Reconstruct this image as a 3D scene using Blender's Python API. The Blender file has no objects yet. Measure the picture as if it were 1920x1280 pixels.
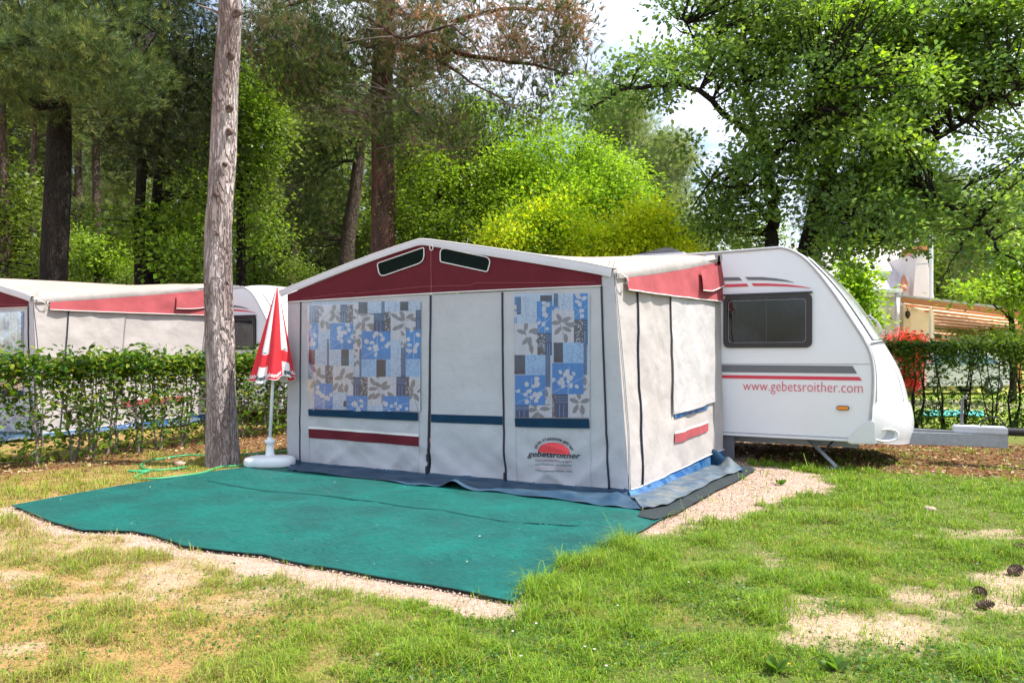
import bpy, bmesh, math, random
import numpy as np
from mathutils import Vector, Matrix

# ------------------------------------------------------------------ camera, world, sun, exposure
SC = bpy.context.scene
COL = SC.collection
F, HZ, CH = 1400.0, 662.0, 1.34          # focal length in reference pixels, horizon row, camera height (m)
CY, SY = 0.8847, 0.4662                  # the caravan's length runs along +X, the camera is turned 27.8 deg
cam_d = bpy.data.cameras.new("camera")
cam = bpy.data.objects.new("camera", cam_d); COL.objects.link(cam)
cam.location = (0, 0, CH)
cam.rotation_euler = (math.radians(90), 0, math.atan2(SY, CY))
cam_d.sensor_width = 36.0
cam_d.lens = 36.0 * F / 1920.0
cam_d.shift_y = (HZ - 640.0) / 1920.0
cam_d.clip_start = 0.05; cam_d.clip_end = 2000
SC.camera = cam

SUN_DIR = Vector((0.56, 0.20, 1.0)).normalized()      # towards the sun
sun_el = math.asin(SUN_DIR.z); sun_az = math.atan2(SUN_DIR.x, SUN_DIR.y)
sd = bpy.data.lights.new("sun", 'SUN'); sd.energy = 5.0; sd.angle = math.radians(0.6); sd.color = (1.0, 0.94, 0.85)
so = bpy.data.objects.new("sun", sd); COL.objects.link(so)
so.rotation_euler = SUN_DIR.to_track_quat('Z', 'Y').to_euler()
so.location = (0, 0, 30)

world = bpy.data.worlds.new("World"); SC.world = world; world.use_nodes = True
wn, wl = world.node_tree.nodes, world.node_tree.links
for n in list(wn): wn.remove(n)
sky = wn.new('ShaderNodeTexSky'); sky.sky_type = 'NISHITA'; sky.sun_disc = False
sky.sun_elevation = sun_el; sky.sun_rotation = sun_az
sky.air_density = 1.0; sky.dust_density = 1.5; sky.ozone_density = 1.0
tc = wn.new('ShaderNodeTexCoord'); mp = wn.new('ShaderNodeMapping'); mp.inputs['Scale'].default_value = (1, 1, 2.2)
cn = wn.new('ShaderNodeTexNoise'); cn.inputs['Scale'].default_value = 2.6; cn.inputs['Detail'].default_value = 8; cn.inputs['Roughness'].default_value = 0.62
cr = wn.new('ShaderNodeValToRGB'); cr.color_ramp.elements[0].position = 0.40; cr.color_ramp.elements[1].position = 0.58
cm = wn.new('ShaderNodeMix'); cm.data_type = 'RGBA'; cm.inputs['B'].default_value = (6.2, 6.6, 7.6, 1)
bg = wn.new('ShaderNodeBackground'); bg.inputs['Strength'].default_value = 0.15
wo = wn.new('ShaderNodeOutputWorld')
wl.new(tc.outputs['Generated'], mp.inputs['Vector']); wl.new(mp.outputs['Vector'], cn.inputs['Vector'])
wl.new(cn.outputs['Fac'], cr.inputs['Fac']); wl.new(cr.outputs['Color'], cm.inputs['Factor'])
wl.new(sky.outputs['Color'], cm.inputs['A']); wl.new(cm.outputs['Result'], bg.inputs['Color'])
wl.new(bg.outputs['Background'], wo.inputs['Surface'])

SC.view_settings.view_transform = 'Standard'; SC.view_settings.look = 'None'
SC.view_settings.exposure = 0.76; SC.view_settings.gamma = 1.0; SC.view_settings.use_curve_mapping = False
SC.cycles.max_bounces = 8; SC.cycles.transparent_max_bounces = 12
SC.cycles.diffuse_bounces = 4; SC.cycles.transmission_bounces = 5; SC.cycles.glossy_bounces = 3

# ------------------------------------------------------------------ geometry of the view: reference pixels to metres
def site(X, Y, z=0.0): return Vector((X * CY - Y * SY, X * SY + Y * CY, z))
def at(px, py, Y): return site((px - 960) / F * Y, Y, CH + (HZ - py) / F * Y)
def on_t(px, py, T, off=0.0):
    xn = (px - 960) / F; Y = T / (xn * SY + CY)
    v = at(px, py, Y); v.y -= off; return v
def gr(px, py, z=0.0):
    Y = (CH - z) * F / (py - HZ); v = at(px, py, Y); v.z = z; return v
def on_plane(px, py, a, b, c, t0, off=0.0):            # plane s = a + b (t - t0) + c z
    d = at(px, py, 1.0) - Vector((0, 0, CH))
    k = (a - b * t0 + c * CH) / (d.x - b * d.y - c * d.z)
    v = Vector((0, 0, CH)) + d * k; v.x += off; return v
def proj(s, t):                                        # ground point -> reference pixel (for layout masks)
    X = s * CY + t * SY; Y = -s * SY + t * CY
    Y = np.maximum(Y, 0.05)
    return 960 + F * X / Y, HZ + F * CH / Y

# ------------------------------------------------------------------ noise
LAT = {}
def vnoise(x, y, seed=0):
    if seed not in LAT: LAT[seed] = np.random.RandomState(seed + 11).rand(256, 256)
    L = LAT[seed]
    if not hasattr(x, '__len__') and not hasattr(y, '__len__'):
        xi = math.floor(x); yi = math.floor(y); fx = x - xi; fy = y - yi; fx = fx * fx * (3 - 2 * fx); fy = fy * fy * (3 - 2 * fy)
        return (L[xi & 255, yi & 255] * (1 - fx) + L[(xi + 1) & 255, yi & 255] * fx) * (1 - fy) + (L[xi & 255, (yi + 1) & 255] * (1 - fx) + L[(xi + 1) & 255, (yi + 1) & 255] * fx) * fy
    x = np.asarray(x, float); y = np.asarray(y, float)
    xi = np.floor(x).astype(int); yi = np.floor(y).astype(int)
    fx = x - xi; fy = y - yi; fx = fx * fx * (3 - 2 * fx); fy = fy * fy * (3 - 2 * fy)
    a = L[xi & 255, yi & 255]; b = L[(xi + 1) & 255, yi & 255]; c = L[xi & 255, (yi + 1) & 255]; d = L[(xi + 1) & 255, (yi + 1) & 255]
    return (a * (1 - fx) + b * fx) * (1 - fy) + (c * (1 - fx) + d * fx) * fy
def fbm(x, y, seed=0, o=4):
    v = 0; a = 0.5; s = 0
    for i in range(o):
        v = v + a * vnoise(x * 2 ** i, y * 2 ** i, seed + i * 7); s += a; a *= 0.5
    return v / s
def sstep(e0, e1, x):
    k = np.clip((x - e0) / (e1 - e0), 0, 1); return k * k * (3 - 2 * k)

# ------------------------------------------------------------------ materials
MATS = {}
def pmat(name, col, rough=0.8, var=0.12, vs=3.0, bump=0.0, bs=60.0, metal=0.0, coat=0.0, attr=False, transl=0.0, spec=0.5,
         stretch=(1, 1, 1), col2=None, alpha=None, fine=0.0):
    if name in MATS: return MATS[name]
    m = bpy.data.materials.new(name); m.use_nodes = True; MATS[name] = m
    N, L = m.node_tree.nodes, m.node_tree.links
    b = N['Principled BSDF']; out = N['Material Output']
    b.inputs['Roughness'].default_value = rough; b.inputs['Metallic'].default_value = metal
    b.inputs['Coat Weight'].default_value = coat; b.inputs['Specular IOR Level'].default_value = spec
    tcn = N.new('ShaderNodeTexCoord'); mpn = N.new('ShaderNodeMapping'); mpn.inputs['Scale'].default_value = stretch
    L.new(tcn.outputs['Object'], mpn.inputs['Vector'])
    if attr:
        src = N.new('ShaderNodeVertexColor'); src.layer_name = 'col'; csock = src.outputs['Color']
    else:
        src = N.new('ShaderNodeRGB'); src.outputs[0].default_value = (*col, 1); csock = src.outputs[0]
    if col2 is not None:
        nz = N.new('ShaderNodeTexNoise'); nz.inputs['Scale'].default_value = vs; nz.inputs['Detail'].default_value = 6
        L.new(mpn.outputs['Vector'], nz.inputs['Vector'])
        rr = N.new('ShaderNodeValToRGB'); rr.color_ramp.elements[0].position = 0.38; rr.color_ramp.elements[1].position = 0.62
        L.new(nz.outputs['Fac'], rr.inputs['Fac'])
        mx = N.new('ShaderNodeMix'); mx.data_type = 'RGBA'; mx.inputs['B'].default_value = (*col2, 1)
        L.new(rr.outputs['Color'], mx.inputs['Factor']); L.new(csock, mx.inputs['A']); csock = mx.outputs['Result']
    if var > 0:
        nz = N.new('ShaderNodeTexNoise'); nz.inputs['Scale'].default_value = vs * 1.7; nz.inputs['Detail'].default_value = 7; nz.inputs['Roughness'].default_value = 0.65
        L.new(mpn.outputs['Vector'], nz.inputs['Vector'])
        mr = N.new('ShaderNodeMapRange'); mr.inputs['From Min'].default_value = 0.3; mr.inputs['From Max'].default_value = 0.7
        mr.inputs['To Min'].default_value = 1 - var; mr.inputs['To Max'].default_value = 1 + var
        L.new(nz.outputs['Fac'], mr.inputs['Value'])
        mul = N.new('ShaderNodeVectorMath'); mul.operation = 'SCALE'
        L.new(csock, mul.inputs[0]); L.new(mr.outputs['Result'], mul.inputs['Scale']); csock = mul.outputs['Vector']
    if fine > 0:
        nz = N.new('ShaderNodeTexNoise'); nz.inputs['Scale'].default_value = bs; nz.inputs['Detail'].default_value = 4; nz.inputs['Roughness'].default_value = 0.7
        L.new(mpn.outputs['Vector'], nz.inputs['Vector'])
        mr = N.new('ShaderNodeMapRange'); mr.inputs['From Min'].default_value = 0.3; mr.inputs['From Max'].default_value = 0.7
        mr.inputs['To Min'].default_value = 1 - fine; mr.inputs['To Max'].default_value = 1 + fine
        L.new(nz.outputs['Fac'], mr.inputs['Value'])
        mul = N.new('ShaderNodeVectorMath'); mul.operation = 'SCALE'
        L.new(csock, mul.inputs[0]); L.new(mr.outputs['Result'], mul.inputs['Scale']); csock = mul.outputs['Vector']
    L.new(csock, b.inputs['Base Color'])
    if bump > 0:
        nb = N.new('ShaderNodeTexNoise'); nb.inputs['Scale'].default_value = bs; nb.inputs['Detail'].default_value = 5
        L.new(mpn.outputs['Vector'], nb.inputs['Vector'])
        bn = N.new('ShaderNodeBump'); bn.inputs['Strength'].default_value = 1.0; bn.inputs['Distance'].default_value = bump
        L.new(nb.outputs['Fac'], bn.inputs['Height']); L.new(bn.outputs['Normal'], b.inputs['Normal'])
    if transl > 0:
        tr = N.new('ShaderNodeBsdfTranslucent'); ms = N.new('ShaderNodeMixShader'); ms.inputs['Fac'].default_value = transl
        tb = N.new('ShaderNodeVectorMath'); tb.operation = 'MULTIPLY'; tb.inputs[1].default_value = (1.15, 1.1, 0.55) if attr else (1, 1, 1)
        L.new(csock, tb.inputs[0]); L.new(tb.outputs['Vector'], tr.inputs['Color'])
        L.new(b.outputs['BSDF'], ms.inputs[1]); L.new(tr.outputs['BSDF'], ms.inputs[2]); L.new(ms.outputs['Shader'], out.inputs['Surface'])
    if alpha is not None:                              # clear or smoky film / mesh: partly see-through
        tp = N.new('ShaderNodeBsdfTransparent'); ms = N.new('ShaderNodeMixShader'); ms.inputs['Fac'].default_value = alpha
        L.new(tp.outputs['BSDF'], ms.inputs[1]); L.new(b.outputs['BSDF'], ms.inputs[2]); L.new(ms.outputs['Shader'], out.inputs['Surface'])
    return m

def film_mat(name, tint, rough=0.05, lo=0.04, hi=0.6, bmp=0.02):
    if name in MATS: return MATS[name]
    m = bpy.data.materials.new(name); m.use_nodes = True; MATS[name] = m
    N, L = m.node_tree.nodes, m.node_tree.links
    for n in list(N): N.remove(n)
    out = N.new('ShaderNodeOutputMaterial'); tp = N.new('ShaderNodeBsdfTransparent'); tp.inputs['Color'].default_value = (*tint, 1)
    gl = N.new('ShaderNodeBsdfGlossy'); gl.inputs['Roughness'].default_value = rough
    fr = N.new('ShaderNodeFresnel'); fr.inputs['IOR'].default_value = 1.45
    nb = N.new('ShaderNodeTexNoise'); nb.inputs['Scale'].default_value = 3.5; nb.inputs['Detail'].default_value = 3
    tcn = N.new('ShaderNodeTexCoord'); L.new(tcn.outputs['Object'], nb.inputs['Vector'])
    bn = N.new('ShaderNodeBump'); bn.inputs['Distance'].default_value = bmp; L.new(nb.outputs['Fac'], bn.inputs['Height'])
    L.new(bn.outputs['Normal'], gl.inputs['Normal'])
    ms = N.new('ShaderNodeMixShader'); mr = N.new('ShaderNodeMapRange'); mr.inputs['To Min'].default_value = lo; mr.inputs['To Max'].default_value = hi
    L.new(fr.outputs['Fac'], mr.inputs['Value']); L.new(mr.outputs['Result'], ms.inputs['Fac'])
    L.new(tp.outputs['BSDF'], ms.inputs[1]); L.new(gl.outputs['BSDF'], ms.inputs[2]); L.new(ms.outputs['Shader'], out.inputs['Surface'])
    return m

def fabric(name, col, var=0.06, soil=None, bump=0.004, rough=0.85, transl=0.08, wr=4.0):
    """woven cloth: creases as fine relief, weathering as low-contrast blotches"""
    m = pmat(name, col, rough=rough, var=var, vs=1.6, bump=0, transl=transl, spec=0.25, fine=0.03, bs=260)
    N, L = m.node_tree.nodes, m.node_tree.links
    b = N['Principled BSDF']; tcn = N.new('ShaderNodeTexCoord')
    w1 = N.new('ShaderNodeTexNoise'); w1.inputs['Scale'].default_value = wr; w1.inputs['Detail'].default_value = 3.5; w1.inputs['Distortion'].default_value = 0.25
    w2 = N.new('ShaderNodeTexNoise'); w2.inputs['Scale'].default_value = 420; w2.inputs['Detail'].default_value = 1
    L.new(tcn.outputs['Object'], w1.inputs['Vector']); L.new(tcn.outputs['Object'], w2.inputs['Vector'])
    b1 = N.new('ShaderNodeBump'); b1.inputs['Distance'].default_value = bump * 6; b1.inputs['Strength'].default_value = 0.55
    b2 = N.new('ShaderNodeBump'); b2.inputs['Distance'].default_value = 0.0008; b2.inputs['Strength'].default_value = 0.6
    L.new(w1.outputs['Fac'], b1.inputs['Height']); L.new(w2.outputs['Fac'], b2.inputs['Height'])
    L.new(b1.outputs['Normal'], b2.inputs['Normal']); L.new(b2.outputs['Normal'], b.inputs['Normal'])
    return m

# ------------------------------------------------------------------ object helpers
def tag(o, label=None, cat=None, group=None, kind=None):
    if label: o['label'] = label
    if cat: o['category'] = cat
    if group: o['group'] = group
    if kind: o['kind'] = kind
    return o
def empty(name, loc, label, cat, group=None, rz=0.0):
    o = bpy.data.objects.new(name, None); COL.objects.link(o); o.location = loc; o.rotation_euler = (0, 0, rz)
    o.empty_display_size = 0.2
    return tag(o, label, cat, group)
def link(name, me, mat, parent=None, label=None, smooth=None, base=None):
    """link a mesh whose coordinates are world ones; under a parent they are made relative to the parent's place"""
    o = bpy.data.objects.new(name, me); COL.objects.link(o)
    if mat is not None:
        for mm in (mat if isinstance(mat, (list, tuple)) else [mat]): me.materials.append(mm)
    if parent is not None:
        o.parent = parent
        root = parent
        while root.parent is not None: root = root.parent
        me.transform(Matrix.Translation(-Vector(root.location)))
    elif base is not None:
        me.transform(Matrix.Translation(-Vector(base))); o.location = base
    if smooth is not None and len(me.polygons):
        me.polygons.foreach_set('use_smooth', [smooth] * len(me.polygons))
    if label: o['label'] = label
    return o
def mesh_np(name, V, Fc, col=None):
    """fast mesh from arrays: V (n,3), Fc (m,k) all faces with k corners"""
    V = np.ascontiguousarray(V, np.float32); Fc = np.ascontiguousarray(Fc, np.int32)
    me = bpy.data.meshes.new(name); m, k = Fc.shape
    me.vertices.add(len(V)); me.vertices.foreach_set('co', V.ravel())
    me.loops.add(m * k); me.loops.foreach_set('vertex_index', Fc.ravel())
    me.polygons.add(m); me.polygons.foreach_set('loop_start', np.arange(0, m * k, k, dtype=np.int32))
    me.update(calc_edges=True)
    if col is not None:
        a = me.color_attributes.new('col', 'FLOAT_COLOR', 'POINT')
        c4 = np.ones((len(V), 4), np.float32); c4[:, :3] = col; a.data.foreach_set('color', c4.ravel())
    return me
def pyd(name, V, Fc):
    me = bpy.data.meshes.new(name); me.from_pydata([tuple(v) for v in V], [], Fc); me.update(); return me

class MB:
    """collects simple solids for one mesh object"""
    def __init__(s): s.V = []; s.F = []
    def add(s, V, Fc):
        o = len(s.V); s.V += [tuple(v) for v in V]; s.F += [tuple(i + o for i in f) for f in Fc]; return s
    def hexa(s, a, b):     # two quads (bottom, top), 4 points each
        return s.add(list(a) + list(b), [(3, 2, 1, 0), (4, 5, 6, 7), (0, 1, 5, 4), (1, 2, 6, 5), (2, 3, 7, 6), (3, 0, 4, 7)])
    def box(s, x0, x1, y0, y1, z0, z1, M=None):
        P = [(x0, y0, z0), (x1, y0, z0), (x1, y1, z0), (x0, y1, z0), (x0, y0, z1), (x1, y0, z1), (x1, y1, z1), (x0, y1, z1)]
        if M is not None: P = [M @ Vector(p) for p in P]
        return s.hexa(P[:4], P[4:])
    def tube(s, pts, rad, n=8, cap=True):
        pts = [Vector(p) for p in pts]; m = len(pts)
        if not hasattr(rad, '__len__'): rad = [rad] * m
        ref = None; V = []; 
        for i, p in enumerate(pts):
            d = (pts[min(i + 1, m - 1)] - pts[max(i - 1, 0)]).normalized()
            if ref is None:
                ref = d.cross(Vector((0, 0, 1)))
                if ref.length < 0.15: ref = d.cross(Vector((1, 0, 0)))
            ref = (ref - d * ref.dot(d)).normalized(); bi = d.cross(ref)
            for j in range(n):
                a = 2 * math.pi * j / n
                V.append(p + (ref * math.cos(a) + bi * math.sin(a)) * rad[i])
        Fc = [(i * n + j, i * n + (j + 1) % n, (i + 1) * n + (j + 1) % n, (i + 1) * n + j) for i in range(m - 1) for j in range(n)]
        if cap: Fc += [tuple(range(n))[::-1], tuple((m - 1) * n + j for j in range(n))]
        return s.add(V, Fc)
    def lathe(s, prof, c, n=20, M=None):
        V = []; 
        for r, z in prof:
            for j in range(n):
                a = 2 * math.pi * j / n; p = Vector((r * math.cos(a), r * math.sin(a), z))
                V.append((M @ p) if M is not None else p + Vector(c))
        m = len(prof)
        Fc = [(i * n + j, i * n + (j + 1) % n, (i + 1) * n + (j + 1) % n, (i + 1) * n + j) for i in range(m - 1) for j in range(n)]
        Fc += [tuple(range(n))[::-1], tuple((m - 1) * n + j for j in range(n))]
        return s.add(V, Fc)
    def prism(s, poly, vec):  # polygon (3D points) extruded by vec
        n = len(poly); vec = Vector(vec)
        V = [Vector(p) for p in poly] + [Vector(p) + vec for p in poly]
        return s.add(V, [tuple(range(n))[::-1], tuple(range(n, 2 * n))] + [(i, (i + 1) % n, n + (i + 1) % n, n + i) for i in range(n)])
    def build(s, name, mat, parent=None, label=None, smooth=False, bevel=0.0, base=None, fix=True):
        me = pyd(name, s.V, s.F)
        if fix or bevel:
            bm = bmesh.new(); bm.from_mesh(me)
            bmesh.ops.recalc_face_normals(bm, faces=bm.faces)
            if bevel: bmesh.ops.bevel(bm, geom=[e for e in bm.edges if len(e.link_faces) == 2 and e.calc_face_angle(0) > 0.5], offset=bevel, segments=2, affect='EDGES', clamp_overlap=True)
            bm.to_mesh(me); bm.free()
        return link(name, me, mat, parent, label, smooth, base)

def sheet(name, fn, nu, nv, mat, parent=None, label=None, thick=0.0, base=None, kind=None):
    """smooth grid surface from fn(u, v) with u, v in 0..1"""
    V = [fn(i / nu, j / nv) for j in range(nv + 1) for i in range(nu + 1)]
    Fc = [(j * (nu + 1) + i, j * (nu + 1) + i + 1, (j + 1) * (nu + 1) + i + 1, (j + 1) * (nu + 1) + i) for j in range(nv) for i in range(nu)]
    me = pyd(name, V, Fc)
    o = link(name, me, mat, parent, label, True, base)
    if kind: o['kind'] = kind
    return o
def rect_px(tl, tr, br, bl):
    def f(u, v):
        x = (tl[0] * (1 - u) + tr[0] * u) * (1 - v) + (bl[0] * (1 - u) + br[0] * u) * v
        y = (tl[1] * (1 - u) + tr[1] * u) * (1 - v) + (bl[1] * (1 - u) + br[1] * u) * v
        return x, y
    return f
def text_np(body, bold=0.0, extr=0.0):
    """outline mesh of a line of text, normalised to 0..1 in width; returns verts (x, y), faces, height in widths"""
    c = bpy.data.curves.new('lettering', 'FONT'); c.body = body; c.offset = bold; c.resolution_u = 3
    o = bpy.data.objects.new('lettering', c); COL.objects.link(o)
    bpy.context.view_layer.update()
    me = bpy.data.meshes.new_from_object(o.evaluated_get(bpy.context.evaluated_depsgraph_get()))
    V = np.array([v.co[:2] for v in me.vertices]); Fc = [tuple(p.vertices) for p in me.polygons]
    bpy.data.objects.remove(o); bpy.data.curves.remove(c); bpy.data.meshes.remove(me)
    V[:, 0] -= V[:, 0].min(); w = V[:, 0].max(); V[:, 0] /= w; V[:, 1] /= w
    return V, Fc
def copy_tree(o, parent=None):
    c = o.copy(); COL.objects.link(c)
    if parent is not None: c.parent = parent
    for ch in list(o.children): copy_tree(ch, c)
    return c
# ------------------------------------------------------------------ shared materials
M_white = pmat('caravan_white', (0.74, 0.76, 0.80), rough=0.28, var=0.025, vs=1.2, coat=0.3)
M_front = pmat('caravan_front_white', (0.68, 0.69, 0.71), rough=0.25, var=0.05, vs=2.0, coat=0.4)
M_trim = pmat('grey_trim', (0.42, 0.42, 0.44), rough=0.4, var=0.12, vs=8)
M_black = pmat('black_plastic', (0.018, 0.018, 0.02), rough=0.35, var=0.1)
M_decal_grey = pmat('decal_grey', (0.13, 0.135, 0.155), rough=0.4, var=0.05)
M_decal_red = pmat('decal_red', (0.62, 0.035, 0.07), rough=0.4, var=0.05)
M_orange = pmat('orange_lens', (0.75, 0.24, 0.01), rough=0.2, var=0.05, coat=0.5)
M_steel = pmat('galvanised_steel', (0.30, 0.325, 0.35), rough=0.5, var=0.15, vs=9, metal=0.35)
M_dark = pmat('underbody_dark', (0.05, 0.048, 0.045), rough=0.8, var=0.2)
M_rubber = pmat('black_rubber', (0.02, 0.02, 0.02), rough=0.7)
M_curt_grey = pmat('caravan_curtain', (0.10, 0.095, 0.095), rough=0.9, var=0.4, vs=3, transl=0.1)
M_smoke = film_mat('smoked_pane', (0.55, 0.55, 0.57), 0.02, 0.02, 0.75, bmp=0.0008)
M_clear = film_mat('clear_film', (0.93, 0.94, 0.97), 0.09, 0.02, 0.5, bmp=0.006)
M_cloth = fabric('awning_grey_cloth', (0.495, 0.50, 0.525), bump=0.007)
M_cloth2 = fabric('awning_side_cloth', (0.43, 0.40, 0.385), var=0.10, bump=0.007)  # same grey cloth as the front, warm sunlight put into its tint
M_red = fabric('awning_red_cloth', (0.135, 0.016, 0.026), var=0.12); M_red_sunlit = fabric('awning_red_cloth_sunlit', (0.37, 0.080, 0.090), var=0.18)  # one red cloth: gable's shade and side's sunlight put into two colours
M_roof = fabric('awning_roof_cloth', (0.47, 0.37, 0.31), var=0.12)
M_band = pmat('petrol_band', (0.004, 0.034, 0.075), rough=0.75, var=0.2, bump=0.004, bs=9, spec=0.2)
M_skirt = pmat('petrol_skirt', (0.006, 0.040, 0.085), rough=0.6, var=0.35, vs=3, bump=0.02, bs=7, col2=(0.025, 0.060, 0.10))
M_skirt_pvc = pmat('blue_pvc_skirt', (0.012, 0.095, 0.29), rough=0.3, var=0.35, vs=6, bump=0.015, bs=9, transl=0.3, col2=(0.10, 0.24, 0.46))
M_flap = pmat('dusty_flap', (0.045, 0.085, 0.13), rough=0.6, var=0.35, vs=5, bump=0.02, bs=9, col2=(0.12, 0.14, 0.15), fine=.1)
M_piping = pmat('white_piping', (0.72, 0.70, 0.68), rough=0.6, var=0.08)
M_zip = pmat('navy_zip', (0.012, 0.016, 0.035), rough=0.6)
M_mesh = pmat('dark_mesh', (0.006, 0.012, 0.010), rough=0.9, spec=0.1)
M_trimw = fabric('eave_white_cloth', (0.66, 0.65, 0.68), var=0.05)
M_ink = pmat('black_ink', (0.02, 0.02, 0.025), rough=0.7)
M_inkred = pmat('red_ink', (0.75, 0.06, 0.07), rough=0.7)

# ------------------------------------------------------------------ the caravan
TC = 9.46                                  # near side wall
W2 = 2.2
cdet = lambda px, py, off=0.0: on_t(px, py, TC, off)
side_px = [(1464, 464), (1489, 469), (1514, 488), (1539, 517), (1564, 550), (1588.5, 587), (1613, 624.6), (1630, 653.5), (1636, 674), (1638, 700), (1637, 740), (1632, 786), (1629, 800), (1626, 824)]
outr_px = [(1464, 464), (1491, 468.5), (1519, 484), (1556, 514), (1597, 556), (1620, 588), (1645, 624), (1662, 652), (1670, 664), (1688, 695), (1700, 735), (1708.5, 778), (1711, 800), (1706, 827)]
prof_in = [cdet(*p) for p in side_px]
prof_out = [on_t(p[0], p[1], TC + 0.75) for p in outr_px]
z_roof = prof_in[0].z; z_floor = prof_in[-1].z
s_back = -5.9
CARROOT = Vector((-2.6, TC + W2 / 2, 0))
car = empty('caravan', CARROOT, 'white touring caravan with a web address on its side, beside the awning with patterned windows', 'caravan')

def resample(pts, n):
    d = [0]
    for a, b in zip(pts, pts[1:]): d.append(d[-1] + (b - a).length)
    out = []
    for i in range(n + 1):
        x = d[-1] * i / n; k = 0
        while k < len(d) - 2 and d[k + 1] < x: k += 1
        f = (x - d[k]) / max(1e-9, d[k + 1] - d[k]); out.append(pts[k].lerp(pts[k + 1], f))
    return out
NP_ = 40
def smoothp(p, it=3):
    for _ in range(it): p = [p[0]] + [(p[i - 1] + p[i] * 2 + p[i + 1]) / 4 for i in range(1, len(p) - 1)] + [p[-1]]
    return p
pin = smoothp(resample(prof_in, NP_)); pout = smoothp(resample(prof_out, NP_))
roof_in = [Vector((s_back + 0.0, TC, z_floor)), Vector((s_back, TC, z_roof - 0.55)), Vector((s_back + 0.12, TC, z_roof - 0.2)), Vector((s_back + 0.4, TC, z_roof - 0.04)), cdet(1348, 474.7)]
roof_in[4].z = z_roof - 0.015
outline = roof_in + pin
def wall_side(t, name, flip):
    me = pyd(name, [(p.x, t, p.z) for p in outline], [tuple(range(len(outline)))])
    bm = bmesh.new(); bm.from_mesh(me); bmesh.ops.triangulate(bm, faces=bm.faces)
    bm.to_mesh(me); bm.free()
    return link(name, me, M_white, car)
wall_side(TC, 'side_wall', False); wall_side(TC + W2, 'side_wall', True)
def gbul(v): return 1 - abs(2 * v - 1) ** 2.6
def frontpt(u, v, off=0.0):
    x = u * NP_; k = min(int(x), NP_ - 1); f = x - k
    a = pin[k].lerp(pin[k + 1], f); b = pout[k].lerp(pout[k + 1], f)
    g = gbul(v); nrm = Vector((0.8, 0, 0.6)) if u < 0.65 else Vector((1, 0, 0.1))
    p = a.lerp(Vector((b.x, a.y, b.z)), g); return Vector((p.x, TC + W2 * v, p.z)) + nrm * off
sheet('front_shell', lambda u, v: frontpt(u, v), NP_, 28, M_front, car)
def roofpt(u, v):
    k = min(int(u * 4), 3); pts = roof_in + [pin[0]]
    x = u * 5; k = min(int(x), 4); p = pts[k].lerp(pts[k + 1], x - k)
    return Vector((p.x, TC + W2 * v, p.z + (0.05 * gbul(v) if k > 1 else 0)))
sheet('roof', roofpt, 25, 10, M_front, car)
mb = MB(); mb.box(s_back, pin[-1].x - 0.02, TC + 0.01, TC + W2 - 0.01, z_floor - 0.01, z_floor + 0.02); mb.build('floor_pan', M_dark, car)
mb = MB(); mb.tube([Vector((p.x, TC - 0.006, p.z)) for p in roof_in[2:] + pin[:-1]], 0.017, 8); mb.build('edge_trim', M_trim, car, smooth=True)
# seam, decals
def strip(name, P, off, mat, parent=car, th=0.0015):
    mb = MB(); pts = [cdet(x, y, off) for x, y in P]; mb.prism(pts, (0, th, 0)); return mb.build(name, mat, parent)
def zst(px0, px1, y0, y1, sl=0.0):
    return None
strip('panel_seam', [(1348, 681.2), (1634, 681.6), (1634, 683.2), (1348, 682.6)], 0.004, M_trim)
strip('stripe', [(1342, 683.6), (1598.5, 685.8), (1607, 700), (1342, 697.0)], 0.007, M_decal_grey)
strip('stripe', [(1342, 702.6), (1611, 706.4), (1616.5, 713), (1342, 708.4)], 0.007, M_decal_red)
def arc_strip(name, top, bot, mat):
    mb = MB(); n = len(top)
    pts = [cdet(*p, 0.007) for p in top] + [cdet(*p, 0.007) for p in reversed(bot)]
    mb.prism(pts, (0, 0.0015, 0)); return mb.build(name, mat, car)
arc_strip('stripe', [(1342, 520.5), (1386, 519.6)], [(1342, 527), (1392, 526)], M_decal_grey)
arc_strip('stripe', [(1397, 519.4), (1430, 519.4), (1456, 522), (1474, 525), (1489, 529.3)], [(1403, 525), (1430, 525.2), (1456, 526.4), (1474, 528), (1489, 529.8)], M_decal_grey)
arc_strip('stripe', [(1342, 533.8), (1400, 531.6)], [(1342, 539), (1404, 536.8)], M_decal_red)
arc_strip('stripe', [(1409, 531.2), (1440, 531.4), (1475, 533.2), (1500, 536.2), (1520, 540)], [(1413, 536.2), (1440, 536), (1475, 537), (1500, 538.6), (1520, 540.6)], M_decal_red)
V, Fc = text_np('www.gebetsroither.com', -0.012)
a = cdet(1393.5, 731.5); b = cdet(1617.5, 736); k = b.x - a.x; zb = (a.z + b.z) / 2
ymax = V[:, 1].max(); hh = (cdet(1500, 715.5).z - cdet(1500, 734.0).z)
me = pyd('lettering', [(a.x + x * k, TC - 0.009, zb + y / ymax * hh) for x, y in V], Fc); link('lettering', me, M_decal_red, car)
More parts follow.
